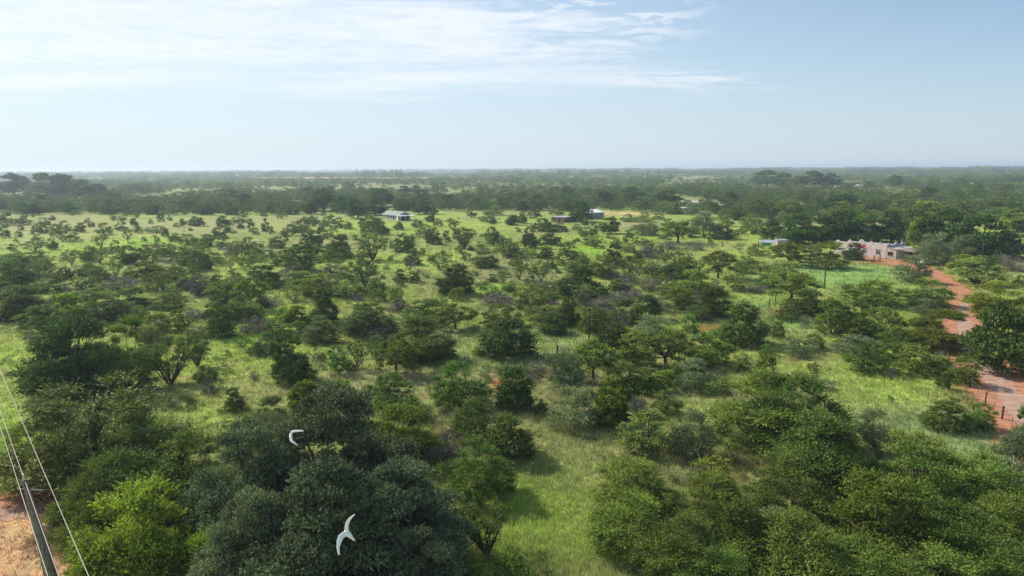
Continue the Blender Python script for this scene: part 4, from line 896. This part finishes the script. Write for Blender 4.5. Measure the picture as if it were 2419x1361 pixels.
def white_house():
    r = empty('gabled_house'); tag(r, 'long white plastered house with scalloped parapets, red yard before it', 'house')
    P0 = (102.3, 185.2); e1 = (-.70, .714); e2 = (.88, .47)
    mv = lambda p, a, s, b=0: (p[0] + e1[0] * a + e2[0] * s, p[1] + e1[1] * a + e2[1] * s)
    L = 13.8; D = 8.4
    P1 = mv(P0, L, 0); P2 = mv(P0, L, D); P3 = mv(P0, 0, D)
    wall = MB(); zt = 3.75
    prof = [(0, 0), (L, 0), (L, zt)]
    def scallop(c, hw, hh, z):          # a shouldered round gable
        pts = []
        for k in range(13):
            t = k / 12; x = -1 + 2 * t
            zz = (math.cos(x * PI) * .5 + .5) ** .8
            pts.append((c - x * hw, z + hh * zz))
        return pts
    for c, hw, hh in ((12.9, .8, .45), (9.7, .85, .75), (6.6, 1.25, 1.0), (4.1, .8, .72), (1.75, .55, .58)):
        prof += scallop(c, hw, hh, zt)
    prof += [(0, zt)]
    wallpoly(wall, P0, P1, prof, .25)
    q = lambda p, a, s: mv(p, a, s)
    wo = wall.build('front_wall', M['plaster'], r)
    side = MB(); prof = [(.30, 0), (D, 0), (D, 3.55)]
    for c, hw, hh in ((7.0, .8, .62), (4.2, 1.0, .80), (1.0, .6, .45)): prof += scallop(c, hw, hh, 3.55 + (c < 2) * .05)
    prof += [(.30, 3.75)]
    wallpoly(side, P0, P3, prof, .22); side.build('side_wall', M['plaster_trim'], r)
    b = MB(); plan(b, [mv(P0, .3, .35), mv(P0, .3, D), mv(P0, L, D), mv(P0, L, .35)], 0, 3.2); b.build('rear_block', M['plaster'], r)
    rf = MB(); plan(rf, [mv(P0, .35, .4), mv(P0, .35, D - .1), mv(P0, L - .1, D - .1), mv(P0, L - .1, .4)], 3.204, 3.28); rf.build('flat_roof', M['tin_grey'], r)
    # round vents in the gables
    for c, z in ((9.7, zt + .42), (6.6, zt + .5), (4.1, zt + .36), (1.75, zt + .25)):
        v = MB(); p = V3(mv(P0, c, -.02), z); n = Vector((e1[1], -e1[0], 0)) * -1
        v.tube([p + n * .0, p + n * .06], .13, 10); v.build('vent', M['plaster_trim'], r)
    # lower room on the right
    R = mv(P0, -2.35, .05); Rb = mv(R, 0, 7.2)
    lo = MB(); plan(lo, [R, mv(P0, -.02, .05), mv(P0, -.02, 7.2), Rb], 0, [2.5, 3.0, 3.0, 2.5]); lo.build('side_room', M['plaster'], r)
    lr = MB(); a = [mv(R, -.25, -.2), mv(P0, -.03, -.15), mv(P0, -.03, 7.6), mv(R, -.25, 7.4)]
    plan(lr, a, [2.53, 3.06, 3.06, 2.53], [2.58, 3.11, 3.11, 2.58]); lr.build('lean_to_roof', M['tin'], r)
    # carport with a rusty roof
    A = [mv(R, -.28, .2), mv(R, -4.3, .0), mv(R, -4.6, 6.3), mv(R, -.28, 7.0)]
    aw = MB(); plan(aw, A, [2.45, 2.12, 2.12, 2.45], [2.50, 2.17, 2.17, 2.50]); ao = aw.build('carport_roof', M['tin_rust'], r)
    for p in (mv(R, -4.1, .25), mv(R, -4.3, 6.0), mv(R, -2.3, .25)):
        t = MB(); t.tube([V3(p, 0), V3(p, 2.25)], .06, 6); t.build('carport_post', M['wood_dark'], r)
    bk = MB(); wallpoly(bk, mv(R, -.3, 5.0), mv(R, -4.3, 5.0), [(0, 0), (4, 0), (4, 2.05), (0, 2.1)], .1); bk.build('carport_painted_shade', M['dark'], r)  # dark sheet painting the shade inside the carport
    # windows
    opening(r, P0, P1, 5.1, 6.35, .95, 2.25, frame='frame_white', bars=2); opening(r, P0, P1, 1.5, 2.8, .85, 2.1, frame='frame_white', bars=2)
    opening(r, R, P0, .75, 2.0, .85, 1.85, frame='frame_brown', bars=3)
    for a0, a1, z in ((4.95, 6.5, 2.3), (1.35, 2.95, 2.15)):
        li = MB(); p3 = V3(P0); wallpoly(li, mv(P0, a0, -.06), mv(P0, a1, -.06), [(0, z), (a1 - a0, z), (a1 - a0, z + .14), (0, z + .14)], .08); li.build('lintel', M['frame_brown'], r)
    sl = MB(); wallpoly(sl, mv(R, .7, -.10), mv(R, 2.1, -.10), [(0, .72), (1.4, .72), (1.4, .80), (0, .80)], .12); sl.build('sill', M['plaster_trim'], r)
    # dish aerial on the wall
    ds = MB(); p = V3(mv(P0, 5.6, -.35), 3.35); n = Vector((-.3, -.8, .35)).normalized(); a = n.cross(Vector((0, 0, 1))).normalized(); b2 = n.cross(a)
    rings = [(0.02, -.10), (.16, -.07), (.28, 0.0)]; vs = []
    for rr, oo in rings: vs += [p + n * oo + (a * math.cos(k * PI / 6) + b2 * math.sin(k * PI / 6)) * rr for k in range(12)]
    ds.add(vs, [tuple(range(12))] + [(i * 12 + k, i * 12 + (k + 1) % 12, (i + 1) * 12 + (k + 1) % 12, (i + 1) * 12 + k) for i in range(2) for k in range(12)])
    do = ds.build('dish', M['tin_grey'], r); ar = MB(); ar.tube([p - n * .1, V3(mv(P0, 5.6, .05), 3.2)], .025, 6); ar.build('dish_arm', M['wood_dark'], do)
    return mv, P0
mvW, P0W = white_house()

def wooden_things():
    b = empty('garden_bench', V3(mvW(P0W, 5.3, -.55))); b.rotation_euler.z = math.atan2(.714, -.70)
    tag(b, 'low red-brown bench against the white house under the left window', 'bench')
    s = MB(); s.box(-.8, -.2, .40, .8, .2, .45); s.build('seat', M['wood_red'], b)
    for x in (-.6, .6):
        l = MB(); l.box(x - .04, -.17, 0, x + .04, .17, .398); l.build('leg', M['wood_red'], b)
    a, c = at(2064, 621), at(2078, 619.5)
    f = empty('swing_frame', a); tag(f, 'dark two-post wooden frame standing on the lawn edge before the white house', 'swing frame')
    d = c - a
    for p in (Vector((0, 0, 0)), d):
        t = MB(); t.box(p.x - .09, p.y - .09, 0, p.x + .09, p.y + .09, 2.0); t.build('post', M['wood_dark'], f)
    t = MB(); t.tube([Vector((0, 0, 1.55)), d + Vector((0, 0, 1.55))], .035, 6); t.build('crossbar', M['wood_dark'], f)
    t = MB(); t.tube([d * .3 + Vector((0, 0, 1.52)), d * .3 + Vector((0, 0, .5))], .015, 4); t.tube([d * .75 + Vector((0, 0, 1.52)), d * .75 + Vector((0, 0, .5))], .015, 4); t.build('rope', M['wood_grey'], f)
    s = empty('tree_stump', at(2059, 619.5)); tag(s, 'small dark stump on the grass left of the two-post frame', 'stump')
    t = MB(); t.tube([(0, 0, 0), (.05, 0, .3), (-.1, .05, .65)], [.28, .2, .1], 7); t.build('wood', M['wood_dark'], s)
wooden_things()

def gable_building(name, label, cat, A, B, depth, h, rise, wm, rm, over=.35, ridge_along=True, group=None, openings=()):
    """A->B is the front wall on the ground (left to right or right to left); the body lies behind it"""
    r = empty(name); tag(r, label, cat, group)
    a = V3(A); b = V3(B); d = (b - a); L = d.length; d.normalize(); n = Vector((-d.y, d.x, 0))
    if n.y < 0: n = -n
    P = lambda s, t, z=0: a + d * s + n * t + Vector((0, 0, z))
    w = MB()
    if rise > 0.3:
        sec = [(0, 0), (depth, 0), (depth, h), (depth / 2, h + rise), (0, h)]
    else: sec = [(0, 0), (depth, 0), (depth, h - rise * 0), (0, h)]
    k = len(sec); vs = [P(0, t, z) for t, z in sec] + [P(L, t, z) for t, z in sec]
    w.add(vs, [tuple(range(k)), tuple(range(k, 2 * k))[::-1]] + [(i, k + i, k + (i + 1) % k, (i + 1) % k) for i in range(k)])
    w.build('walls', wm, r)
    rf = MB(); o = over; e = .07
    if rise > 0.3:
        sl = rise / (depth / 2)
        lower = [(-o, h - o * sl + .03), (depth / 2, h + rise + .03), (depth + o, h - o * sl + .03)]
    else: lower = [(-o, h + .03), (depth + o, h + .03 + rise)]
    k = len(lower); sec = lower + [(t, z + e) for t, z in lower[::-1]]; kk = len(sec)
    vs = [P(-o, t, z) for t, z in sec] + [P(L + o, t, z) for t, z in sec]
    quads = [(i, i + 1, kk - 2 - i, kk - 1 - i) for i in range(k - 1)]
    rf.add(vs, quads + [tuple(kk + i for i in q)[::-1] for q in quads] + [(i, kk + i, kk + (i + 1) % kk, (i + 1) % kk) for i in range(kk)])
    rf.build('roof', rm, r)
    for (s0, s1, z0, z1, nm) in openings: opening(r, A, B, s0, s1, z0, z1, name=nm, bars=1 if nm == 'window' else 0, pane='dark' if nm == 'door' else 'glass', frame='frame_brown')
    return r, P, L
# green-roofed house: front wall from its right corner to the left
GA, GB = (-54.7, 331.5), (-64.6, 342.9)
g, GP, GL_ = gable_building('green_roofed_house', 'beige house with green tin roof and white porch edge', 'house', GA, GB, 6.6, 2.5, 1.6, M['wall_beige'], M['tin_green'], over=.45,
    openings=[(2.2, 3.2, .9, 2.0, 'window'), (4.2, 5.1, .1, 2.1, 'door'), (6.3, 7.3, .9, 2.0, 'window'), (9.0, 10.1, .9, 2.0, 'window')])
def porch():
    n = MB()
    vs = [GP(-.47, -.9, 2.42), GP(-.47, 7.6, 2.42), GP(-3.3, 7.6, 2.25), GP(-3.3, -.9, 2.25)]
    n.add(vs + [v + Vector((0, 0, .16)) for v in vs], [(0, 1, 2, 3)[::-1], (4, 5, 6, 7), (0, 1, 5, 4), (1, 2, 6, 5), (2, 3, 7, 6), (3, 0, 4, 7)]); n.build('porch_roof', M['tin_white'], g)
    for t in (-.7, 2.0, 4.7, 7.3):
        q = MB(); p = GP(-3.1, t, 0); q.box(p.x - .09, p.y - .09, 0, p.x + .09, p.y + .09, 2.24); q.build('porch_post', M['frame_white'], g)
    s = MB(); a, b = GP(-.1, 1.0), GP(-.1, 5.6); wallpoly(s, (a.x, a.y), (b.x, b.y), [(0, .05), (4.6, .05), (4.6, 2.2), (0, 2.2)], -.06); s.build('porch_painted_shade', M['dark'], g)  # dark panel on the end wall stands in for shade under the porch
    s = MB(); p = GP(-.2, -.35, 0); q2 = GP(1.6, -.35, 0); wallpoly(s, (p.x, p.y), (q2.x, q2.y), [(0, 0), (1.8, 0), (1.8, 2.3), (0, 2.3)], .12); s.build('porch_wall', M['plaster'], g)
    c = MB(); p = GP(11.2, 3.3, 3.9); c.box(p.x - .2, p.y - .2, 3.6, p.x + .2, p.y + .2, 4.7); c.build('chimney', M['dark'], g)
porch()
gable_building('metal_shed', 'tall green metal shed with pale tin roof behind a dark tree', 'shed', (45.5, 338.0), (38.0, 333.0), 12.0, 3.1, 1.15, M['tin_wall'], M['tin_white'], over=.25)
b_, BP_, bl = gable_building('brick_outbuilding', 'low flat-roofed red brown brick building beside the green shed', 'outbuilding', (24.0, 314.0), (18.4, 318.6), 10.5, 2.3, -.02, M['brick'], M['tin_grey'], over=.4, openings=[(2.0, 2.9, .05, 1.95, 'door'), (5.4, 6.2, .9, 1.7, 'window')])
gable_building('flat_roofed_building', 'long brown brick building with flat pale tin roof among bushes', 'outbuilding', (90.3, 368.5), (99.6, 371.5), 7.0, 2.9, .12, M['brick2'], M['tin'], over=.5, openings=[(1.0, 2.6, .05, 2.3, 'door')])
def at2(px, py): p = at(px, py); return (p.x, p.y)
def small(name, label, px0, px1, row, h, rise, depth, wm, rm, cat='house'):
    return gable_building(name, label, cat, at2(px0, row), at2(px1, row - .15), depth, h, rise, M[wm], M[rm], over=.4)
small('tin_roofed_house', 'grey gabled tin roof showing above the flat-roofed brown building', 1606, 1650, 487, 2.2, 1.1, 7, 'wall_beige', 'tin')
small('small_brick_house', 'small pinkish gable end in the trees right of the flat-roofed building', 1684, 1694, 487, 2.6, 1.2, 6, 'brick2', 'tin_rust')
small('small_beige_hut', 'tiny beige hut with pale roof at the foot of a dark tree', 1699, 1712, 496, 2.2, .9, 5, 'wall_beige', 'tin')
small('small_white_shed', 'little bright bluish white tin roof right of the flat-roofed building', 1637, 1650, 501, 1.8, .5, 4, 'wall_beige', 'tin_white')
small('long_barn', 'long low barn with bright white roof on the hazy plain, larger of two', 534, 561, 418.6, 5, 1.5, 14, 'wall_beige', 'tin_white', 'barn')
small('small_barn', 'small pale roofed barn on the hazy plain, left of the long white barn', 495, 509, 418.8, 4, 1.2, 12, 'wall_beige', 'tin', 'barn')
small('far_farmhouse', 'far off farmhouse with pinkish roof right of the dark tree grove', 1988, 2010, 441.5, 3.2, 1.6, 9, 'frame_white', 'tin_rust')
small('far_white_hut', 'far off low white hut between round trees, right of the farmhouse', 2027, 2041, 443, 2.6, .6, 7, 'frame_white', 'tin_white')
small('far_pale_hut', 'pale low hut left of the big domed dark grove on the left', 55, 72, 458, 2.6, .7, 7, 'wall_beige', 'tin_white')

def shelter():
    r = empty('tin_shelter', at(1806, 584)); tag(r, 'open grey tin shelter with teal cloth, left of the gabled house trees', 'shelter'); o = r.location
    c = [at(1787, 568.5, 2.3), at(1806, 573.5, 2.3), at(1834, 574.5, 2.35), at(1836, 568.6, 2.45), at(1815, 566.5, 2.45)]
    m_ = MB(); m_.add([p - o for p in c] + [p - o + Vector((0, 0, .06)) for p in c], [(0, 1, 2, 3, 4)[::-1], (5, 6, 7, 8, 9)] + [(i, (i + 1) % 5, 5 + (i + 1) % 5, 5 + i) for i in range(5)])
    m_.build('roof', M['tin_grey'], r)
    for p in (at(1806, 584), at(1832, 585), at(1834, 579), at(1812, 577.5), at(1791, 580)):
        p = Vector((p.x, p.y, 0)) - o; t = MB(); t.tube([p, p + Vector((0, 0, 2.3))], .07, 6); t.build('post', M['wood_dark'], r)
    a, b = at(1808, 583) - o, at(1820, 583.4) - o; t = MB(); wallpoly(t, (a.x, a.y), (b.x, b.y), [(0, .35), ((b - a).length, .35), ((b - a).length, 1.75), (0, 1.7)], .05); t.build('cloth', M['teal'], r)
    a, b = at(1836, 583) - o, at(1860, 582) - o; t = MB(); plan(t, [(a.x, a.y), (b.x, b.y), (b.x + .6, b.y + 4), (a.x + .6, a.y + 4)], 0, 1.9); t.build('annex', M['wall_beige'], r)
    t = MB(); plan(t, [(a.x - .2, a.y - .2), (b.x + .2, b.y - .2), (b.x + .8, b.y + 4.2), (a.x + .4, a.y + 4.2)], 1.905, 1.98); t.build('annex_roof', M['tin_grey'], r)
shelter()

def water_tank():
    b = at(1175, 489); r = empty('water_tank', b); tag(r, 'round water tank on a low tower poking above the trees', 'water tank')
    ht = height_of(b, 471.5)
    t = MB(); t.tube([(0, 0, ht - 2.6), (0, 0, ht - .1)], 1.0, 14); t.build('tank', M['tin_grey'], r)
    t = MB(); t.tube([(0, 0, ht - .1), (0, 0, ht + .15)], [1.05, .2], 14); t.build('lid', M['tin_grey'], r)
    for sx in (-1, 1):
        for sy in (-1, 1):
            t = MB(); t.tube([(sx * .9, sy * .9, 0), (sx * .75, sy * .75, ht - 2.6)], .09, 5); t.build('leg', M['wood_dark'], r)
water_tank()

def car():
    r = empty('parked_car', at(2189, 624.5), .25); tag(r, 'white car parked under the silver bush by the gabled house', 'car')
    b = MB(); b.prism([(-2.1, .32), (2.1, .32), (2.15, .75), (1.9, .92), (.95, 1.0), (.45, 1.42), (-1.15, 1.45), (-1.75, 1.02), (-2.12, .95)], 'y', -.82, .82)
    b.build('body', M['white_paint'], r, bevel=.05)
    w = MB()
    for s in (-.835, .825):
        w.box(-1.45, s, 1.02, -.35, s + .01, 1.34); w.box(-.25, s, 1.02, .62, s + .01, 1.30)
    w.build('side_window', M['glass'], r)
    w = MB(); w.add([(.97, -.7, 1.012), (.97, .7, 1.012), (.48, .66, 1.41), (.48, -.66, 1.41)], [(0, 1, 2, 3)]); w.build('windscreen', M['glass'], r)
    for x in (-1.35, 1.35):
        for y in (-.72, .72):
            t = MB(); t.tube([(x, y - .1, .32), (x, y + .1, .32)], .32, 14); wo = t.build('wheel', M['rubber'], r)
            t = MB(); t.tube([(x, y - .112, .32), (x, y + .112, .32)], .17, 10); t.build('rim', M['tin_white'], wo)
car()

# ------------------------------------------------------------------ poles, wires, fences
def pole(base, toprow, label, rad=.11, lean=(0, 0), arm=True, mt='wood_dark'):
    b = at(*base); h = height_of(b, toprow); r = empty('power_pole', b); tag(r, label, 'power pole', 'power poles')
    t = MB(); t.tube([(0, 0, -.1), (lean[0] * .5, lean[1] * .5, h * .5), (lean[0], lean[1], h)], [rad * 1.25, rad, rad * .75], 10); t.build('post', M[mt], r)
    if arm:
        t = MB(); t.tube([(lean[0] - .28, lean[1], h - .25), (lean[0] + .28, lean[1], h - .25)], .045, 6); t.build('crossarm', M[mt], r)
        for s in (-.24, .24):
            t = MB(); t.tube([(lean[0] + s, lean[1], h - .21), (lean[0] + s, lean[1], h - .12), (lean[0] + s, lean[1], h - .04)], [.03, .06, .035], 8); t.build('insulator', M['porcelain'], r)
    return b + Vector((lean[0], lean[1], h - .03))
T1 = pole((1391, 826), 727, 'slim dark power pole rising behind the central scrub', .10)
T2 = pole((1947, 682), 622, 'dark power pole at the foot of the bright lawn', .12)
T3 = pole((2319, 613), 567, 'pale power pole against the tall dark trees, right', .15, mt='wood_grey')
T0 = pole((308, 1010), 919, 'power pole half hidden at the foot of the very large dark tree', .10, mt='wood_grey')
def wire(name, a, b, sag, rad, mt, label, group):
    n = 24; c = (a + b) / 2; t = MB()
    pts = []
    for i in range(n + 1):
        k = i / n; p = a.lerp(b, k); pts.append(p - Vector((0, 0, sag * 4 * k * (1 - k))) - a)
    t.tube(pts, rad, 5); o = t.build(name, M[mt]); o.location = a; tag(o, label, 'power line', group)
G_ = 'overhead power lines'
wire('power_line', T0, T1, 1.5, .022, 'wire_dark', 'dark wire sagging from the left hidden pole to the central pole', G_)
wire('power_line', T1, T2, 1.0, .022, 'wire_dark', 'dark wire from the central pole to the pole by the lawn', G_)
wire('power_line', T2, T3, 1.0, .026, 'wire_dark', 'dark wire over the bright lawn to the pole by the dark trees', G_)

def timber_pole():
    top = at(57.5, 1134, 9.0); foot = at(142, 1432, 0.0)
    r = empty('timber_pole', foot); tag(r, 'thick weathered grey timber pole under pale wires, bottom left corner', 'power pole')
    t = MB(); d = top - foot; n = 14; rg = random.Random(4)
    pts = [d * (i / n) for i in range(n + 1)]; rads = [.46 - .34 * (i / n) ** .8 for i in range(n + 1)]
    t.tube(pts, rads, 18); o = t.build('post', M['wood_grey'], r, smooth=True)
    t = MB(); t.tube([d * .985 + Vector((0, 0, .03)), d * 1.035 + Vector((0, 0, .05))], [.06, .04], 8); t.build('insulator', M['porcelain'], r)
    t = MB(); t.tube([d * .93 + Vector((-.6, .1, 0)), d * .93 + Vector((.9, -.1, .0))], .05, 6); t.build('crossarm', M['wood_grey'], r)
timber_pole()
def wire9(p0, p1, z, label, ext=6.0):
    a = at(*p0, z); b = at(*p1, z); d = (b - a).normalized(); wire('bright_wire', a - d * 60, b + d * ext, .15, .015, 'wire_pale', label, 'pale wires over the bottom left corner')
wire9((0, 870), (210, 1361), 9.0, 'pale wire, rightmost of three crossing the bottom left corner')
wire9((0, 967), (139, 1361), 9.05, 'pale wire passing over the timber pole top, middle of three')
wire9((0, 1004), (113, 1361), 8.9, 'pale wire, leftmost of three crossing the bottom left corner')

def fence(name, posts, label, wires=(.35, .7, 1.05), mt='wood_dark', rad=.07, cat='fence', wmt='wire', wr=.010):
    o = at(posts[0][0], posts[0][1]); r = empty(name, o); tag(r, label, cat)
    P = []
    for q in posts:
        b = at(q[0], q[1]); h = q[2]; rr = q[3] if len(q) > 3 else rad
        t = MB(); p = b - o; t.tube([p, p + Vector((.02, 0, h))], rr, 8); t.build('post', M[mt], r); P.append((p, h))
    for w_ in wires:
        t = MB(); t.tube([p + Vector((0, 0, min(w_, h - .03))) for p, h in P], wr, 4); t.build('wire', M[wmt], r)
fence('wire_fence', [(2241, 870, 1.35), (2290, 914.5, 1.35), (2309, 935, 1.1, .02), (2327, 956, 1.35), (2347, 973, 1.1, .02), (2367, 990, 1.35, .09), (2389, 1014, 1.2, .025), (2416, 1036, 1.35, .09), (2480, 1092, 1.35)],
      'post and wire fence running down between grass and red road', wr=.010, wmt='wire')
fence('field_fence', [(330, 1034, 1.2), (390, 1032, 1.2, .03), (451, 1030, 1.25, .08), (516, 1027, 1.25, .03), (600, 1018, 1.2, .03), (720, 1000, 1.2, .06), (860, 968, 1.2, .03), (1016, 933, 1.25), (1100, 905, 1.2, .03), (1187, 871, 1.3, .05), (1269, 854, 1.25, .09), (1305, 841, 1.0, .03), (1316, 840, 1.45, .11), (1400, 822, 1.2, .03), (1520, 800, 1.2), (1690, 760, 1.2, .04), (1817, 726, 1.5, .10), (1831, 725, 2.1, .06), (1900, 706, 1.3), (2000, 690, 1.3, .05), (2100, 682, 1.3), (2180, 676, 1.3, .05)],
      'long post and wire fence crossing the scrub from lower left to the lawn', wr=.010)
fence('paddock_fence', [(1655, 583, 1.4), (1707.5, 582, 1.7, .12), (1744, 583.5, 1.3, .08), (1779, 585.5, 1.3, .14), (1785.5, 583.5, 1.1, .09), (1791.5, 584, 1.4, .14)], 'short fence of stout dark posts left of the tin shelter', wr=.012)
fence('grazing_fence', [(1764.5, 549, 1.6, .2), (1774.5, 554.5, 1.3, .10), (1789, 553.5, 1.3, .10), (1805, 549, 1.3, .08)], 'row of thin dark posts in the pale clearing behind the shelter', wr=.012)
fence('roadside_pole_fence', [(2389, 881, 2.6, .06), (2419, 892, 1.4, .06), (2460, 905, 1.4, .06)], 'thin tall post with wire beside the big forked tree at right edge', wr=.012)
fence('white_picket_fence', [(2346 + 5.5 * i, 612 + .5 * i, 1.9 - .15 * (i % 3), .13) for i in range(6)], 'few bleached white pickets under the silvery bush at right', wires=(.6, 1.2), mt='frame_white', wr=.02)

def stock_gate():
    a, b = at(66, 1208), at(127, 1186); r = empty('stock_fence', a); tag(r, 'dark timber rails and post beside the red track, bottom left', 'fence'); d = b - a
    for p in (d * .05, d):
        t = MB(); t.tube([p, p + Vector((0, 0, 1.9))], .08, 8); t.build('post', M['wood_dark'], r)
    for z in (.45, .95, 1.5):
        t = MB(); t.tube([d * .0 + Vector((0, 0, z)), d * 1.05 + Vector((0, 0, z + .05))], .05, 6); t.build('rail', M['wood_dark'], r)
    t = MB(); t.tube([d * .1 + Vector((0, 0, 1.6)), d * .7 + Vector((0, 0, .2))], .04, 6); t.build('brace', M['wood_dark'], r)
stock_gate()

# ------------------------------------------------------------------ pink-flowered bush and the leaning dead trunk
def bougainvillea():
    b = at(2013, 613); r = empty('flowering_bush', b); tag(r, 'dark bush with bright pink flowers at the wall of the gabled house', 'bush')
    cr_, wo = plant_mesh('r', 1, 1); hh = height_of(b, 576); r.scale = (4.7, 4.7, hh)
    for nm, me in (('crown', cr_), ('stems', wo)):
        o = bpy.data.objects.new(nm, me); COL.objects.link(o); o.parent = r
    rng = np.random.default_rng(4); n = 420
    c = np.array([.40, -.12, .84]) + rng.normal(size=(n, 3)) * np.array([.13, .10, .055]); c2 = np.array([.44, -.2, .35]) + rng.normal(size=(40, 3)) * np.array([.05, .1, .2]); c = np.concatenate([c, c2]); n = len(c)
    a = unit(rng.normal(size=(n, 3))) * .022; b2 = unit(np.cross(a, rng.normal(size=(n, 3)))) * .018
    me = mesh_from_np('flowers', np.stack([c - a, c - b2, c + a, c + b2], 1).reshape(-1, 3), np.arange(n * 4).reshape(-1, 4), [M['petal']], tint=rng.random(n))
    o = bpy.data.objects.new('flowers', me); COL.objects.link(o); o.parent = r
bougainvillea()
def dead_trunk():
    b = at(1566, 674); top = height_of(b, 637); r = empty('dead_tree', b); tag(r, 'bare dark dead trunk leaning right, ending in a crooked fork', 'dead tree')
    w_ = 22 / F * proj(b.x, b.y, 0)[2]
    t = MB(); t.tube([(0, 0, -.1), (w_ * .35, 0, top * .16), (w_ * .75, .2, top * .38), (w_ * .95, .3, top * .62), (w_ * 1.1, .3, top * .80), (w_ * .95, .3, top)], [.24, .2, .16, .12, .09, .04], 8)
    t.tube([(w_ * .95, .3, top * .62), (w_ * 1.35, .3, top * .72), (w_ * 1.5, .4, top * .70)], [.09, .06, .02], 6)
    t.tube([(w_ * .75, .2, top * .38), (w_ * 1.2, -.2, top * .42), (w_ * 1.6, -.3, top * .52)], [.08, .05, .02], 6)
    t.build('trunk', M['wood_dark'], r)
dead_trunk()

# ------------------------------------------------------------------ two white birds in flight
def bird(label, d0, body, wings, bill, legs, scale_px):
    c = cam.location
    def W_(px, py, dz=0): return Vector((0, 0, CAMZ)) + ray(px, py) * (d0 + dz)
    k = d0 / F
    o0 = W_(body[len(body) // 2][0], body[len(body) // 2][1]); r = empty('flying_bird', o0); tag(r, label, 'bird', 'white birds in flight')
    def loft(mb, pts, chord_dir_fixed=None, thick=.3):
        # pts: px, py, dz, chord in px, thickness in px: elliptical sections square to the path
        P = [W_(p[0], p[1], p[2]) - o0 for p in pts]; base = len(mb.v); S = 12
        for i, p in enumerate(P):
            t_ = (P[min(i + 1, len(P) - 1)] - P[max(i - 1, 0)]).normalized()
            b_ = t_.cross(-fwd).normalized(); n_ = b_.cross(t_)
            for q in range(S):
                an = 2 * PI * q / S
                mb.v.append(tuple(p + b_ * (math.cos(an) * pts[i][3] * k / 2) + n_ * (math.sin(an) * pts[i][4] * k / 2)))
        for i in range(len(P) - 1):
            for q in range(S):
                mb.f.append((base + i * S + q, base + i * S + (q + 1) % S, base + (i + 1) * S + (q + 1) % S, base + (i + 1) * S + q)); mb.mi.append(0)
        mb.f.append(tuple(base + q for q in range(S))[::-1]); mb.f.append(tuple(base + (len(P) - 1) * S + q for q in range(S))); mb.mi += [0, 0]
    m_ = MB(); loft(m_, body)
    for w_ in wings: loft(m_, w_)
    o = m_.build('body', M['feather'], r, smooth=True)
    rm = o.modifiers.new('join', 'REMESH'); rm.mode = 'VOXEL'; rm.voxel_size = k * .8; rm.use_smooth_shade = True
    sm = o.modifiers.new('soft', 'SMOOTH'); sm.iterations = 3; sm.factor = .5
    m_ = MB(); loft(m_, bill); m_.build('bill', M['bill'], r)
    for lg in legs:
        m_ = MB(); loft(m_, lg); m_.build('leg', M['leg_dark'], r)
bird('larger white bird gliding over the dark tree, wings swept wide, bottom', 13.0,
     [(814, 1253, .05, 3, 3), (817, 1256, .03, 9, 8), (822, 1261, 0, 13, 12), (827, 1266, 0, 11, 10), (831, 1270, 0, 7, 7), (834, 1273, 0, 7, 6.5), (837, 1276, 0, 4.5, 4.5)],
     [[(822, 1259, 0, 10, 4), (818.5, 1249, -.03, 10, 3), (819.5, 1239, -.08, 9.5, 2.6), (823.5, 1230, -.12, 8, 2.4), (830, 1222, -.16, 5.5, 2.2), (838.5, 1215, -.2, 2, 1.6)],
      [(821, 1262, 0, 12, 4), (813, 1262, -.03, 14, 3.4), (805, 1269, -.08, 14, 3), (801, 1280, -.12, 12, 2.8), (799, 1292, -.14, 8.5, 2.6), (799.5, 1302, -.17, 6, 2.2), (801.5, 1311, -.2, 5, 1.8)]],
     [(836.5, 1275.5, 0, 3.2, 3), (841, 1280.5, 0, .8, .8)],
     [[(816, 1255, .04, 1.2, 1.2), (811, 1248.5, .06, 1.0, 1.0)], [(817, 1254, .04, 1.2, 1.2), (813.5, 1248, .06, 1.0, 1.0)]], 1)
bird('smaller white bird with raised wings over the dark tree crown', 27.0,
     [(686.5, 1024, .1, 4, 4), (686.5, 1029, .05, 6.5, 6.5), (687.5, 1034, 0, 7, 7), (689, 1038, -.03, 4.5, 4.5), (691, 1040.5, -.05, 3, 3)],
     [[(687.5, 1026, .05, 6, 3), (689, 1020.5, 0, 6, 2.4), (696, 1018.5, -.08, 6, 2), (706, 1018, -.15, 5.5, 1.8), (714, 1018, -.2, 4, 1.6), (718.5, 1018.3, -.22, 1.6, 1.2)],
      [(687, 1032, .05, 6, 3), (686.5, 1039, 0, 6.5, 2.4), (692, 1044, -.08, 6, 2), (698.5, 1048.5, -.12, 4.5, 1.7), (704, 1052.5, -.15, 1.6, 1.2)]],
     [(690.5, 1040, -.05, 2, 2), (693.5, 1042.5, -.06, .6, .6)],
     [[(686, 1025, .1, .9, .9), (683, 1020.5, .12, .7, .7)], [(687, 1024.5, .1, .9, .9), (684.5, 1020, .12, .7, .7)]], 1)

# ------------------------------------------------------------------ the air
def haze():
    mb = MB(); mb.box(-11900, -149, -1.0, 11900, 13900, 42.0); mt = bpy.data.materials.new('haze_air'); mt.use_nodes = True; nt = mt.node_tree; nt.nodes.clear()
    out = nd(nt, 'ShaderNodeOutputMaterial'); v = nd(nt, 'ShaderNodeVolumePrincipled'); v.inputs['Color'].default_value = (.74, .87, 1.0, 1); v.inputs['Density'].default_value = HAZE; v.inputs['Anisotropy'].default_value = .25
    nt.links.new(v.outputs[0], out.inputs['Volume']); o = mb.build('haze', mt); tag(o, kind='stuff')
HAZE = 0.00021
haze()
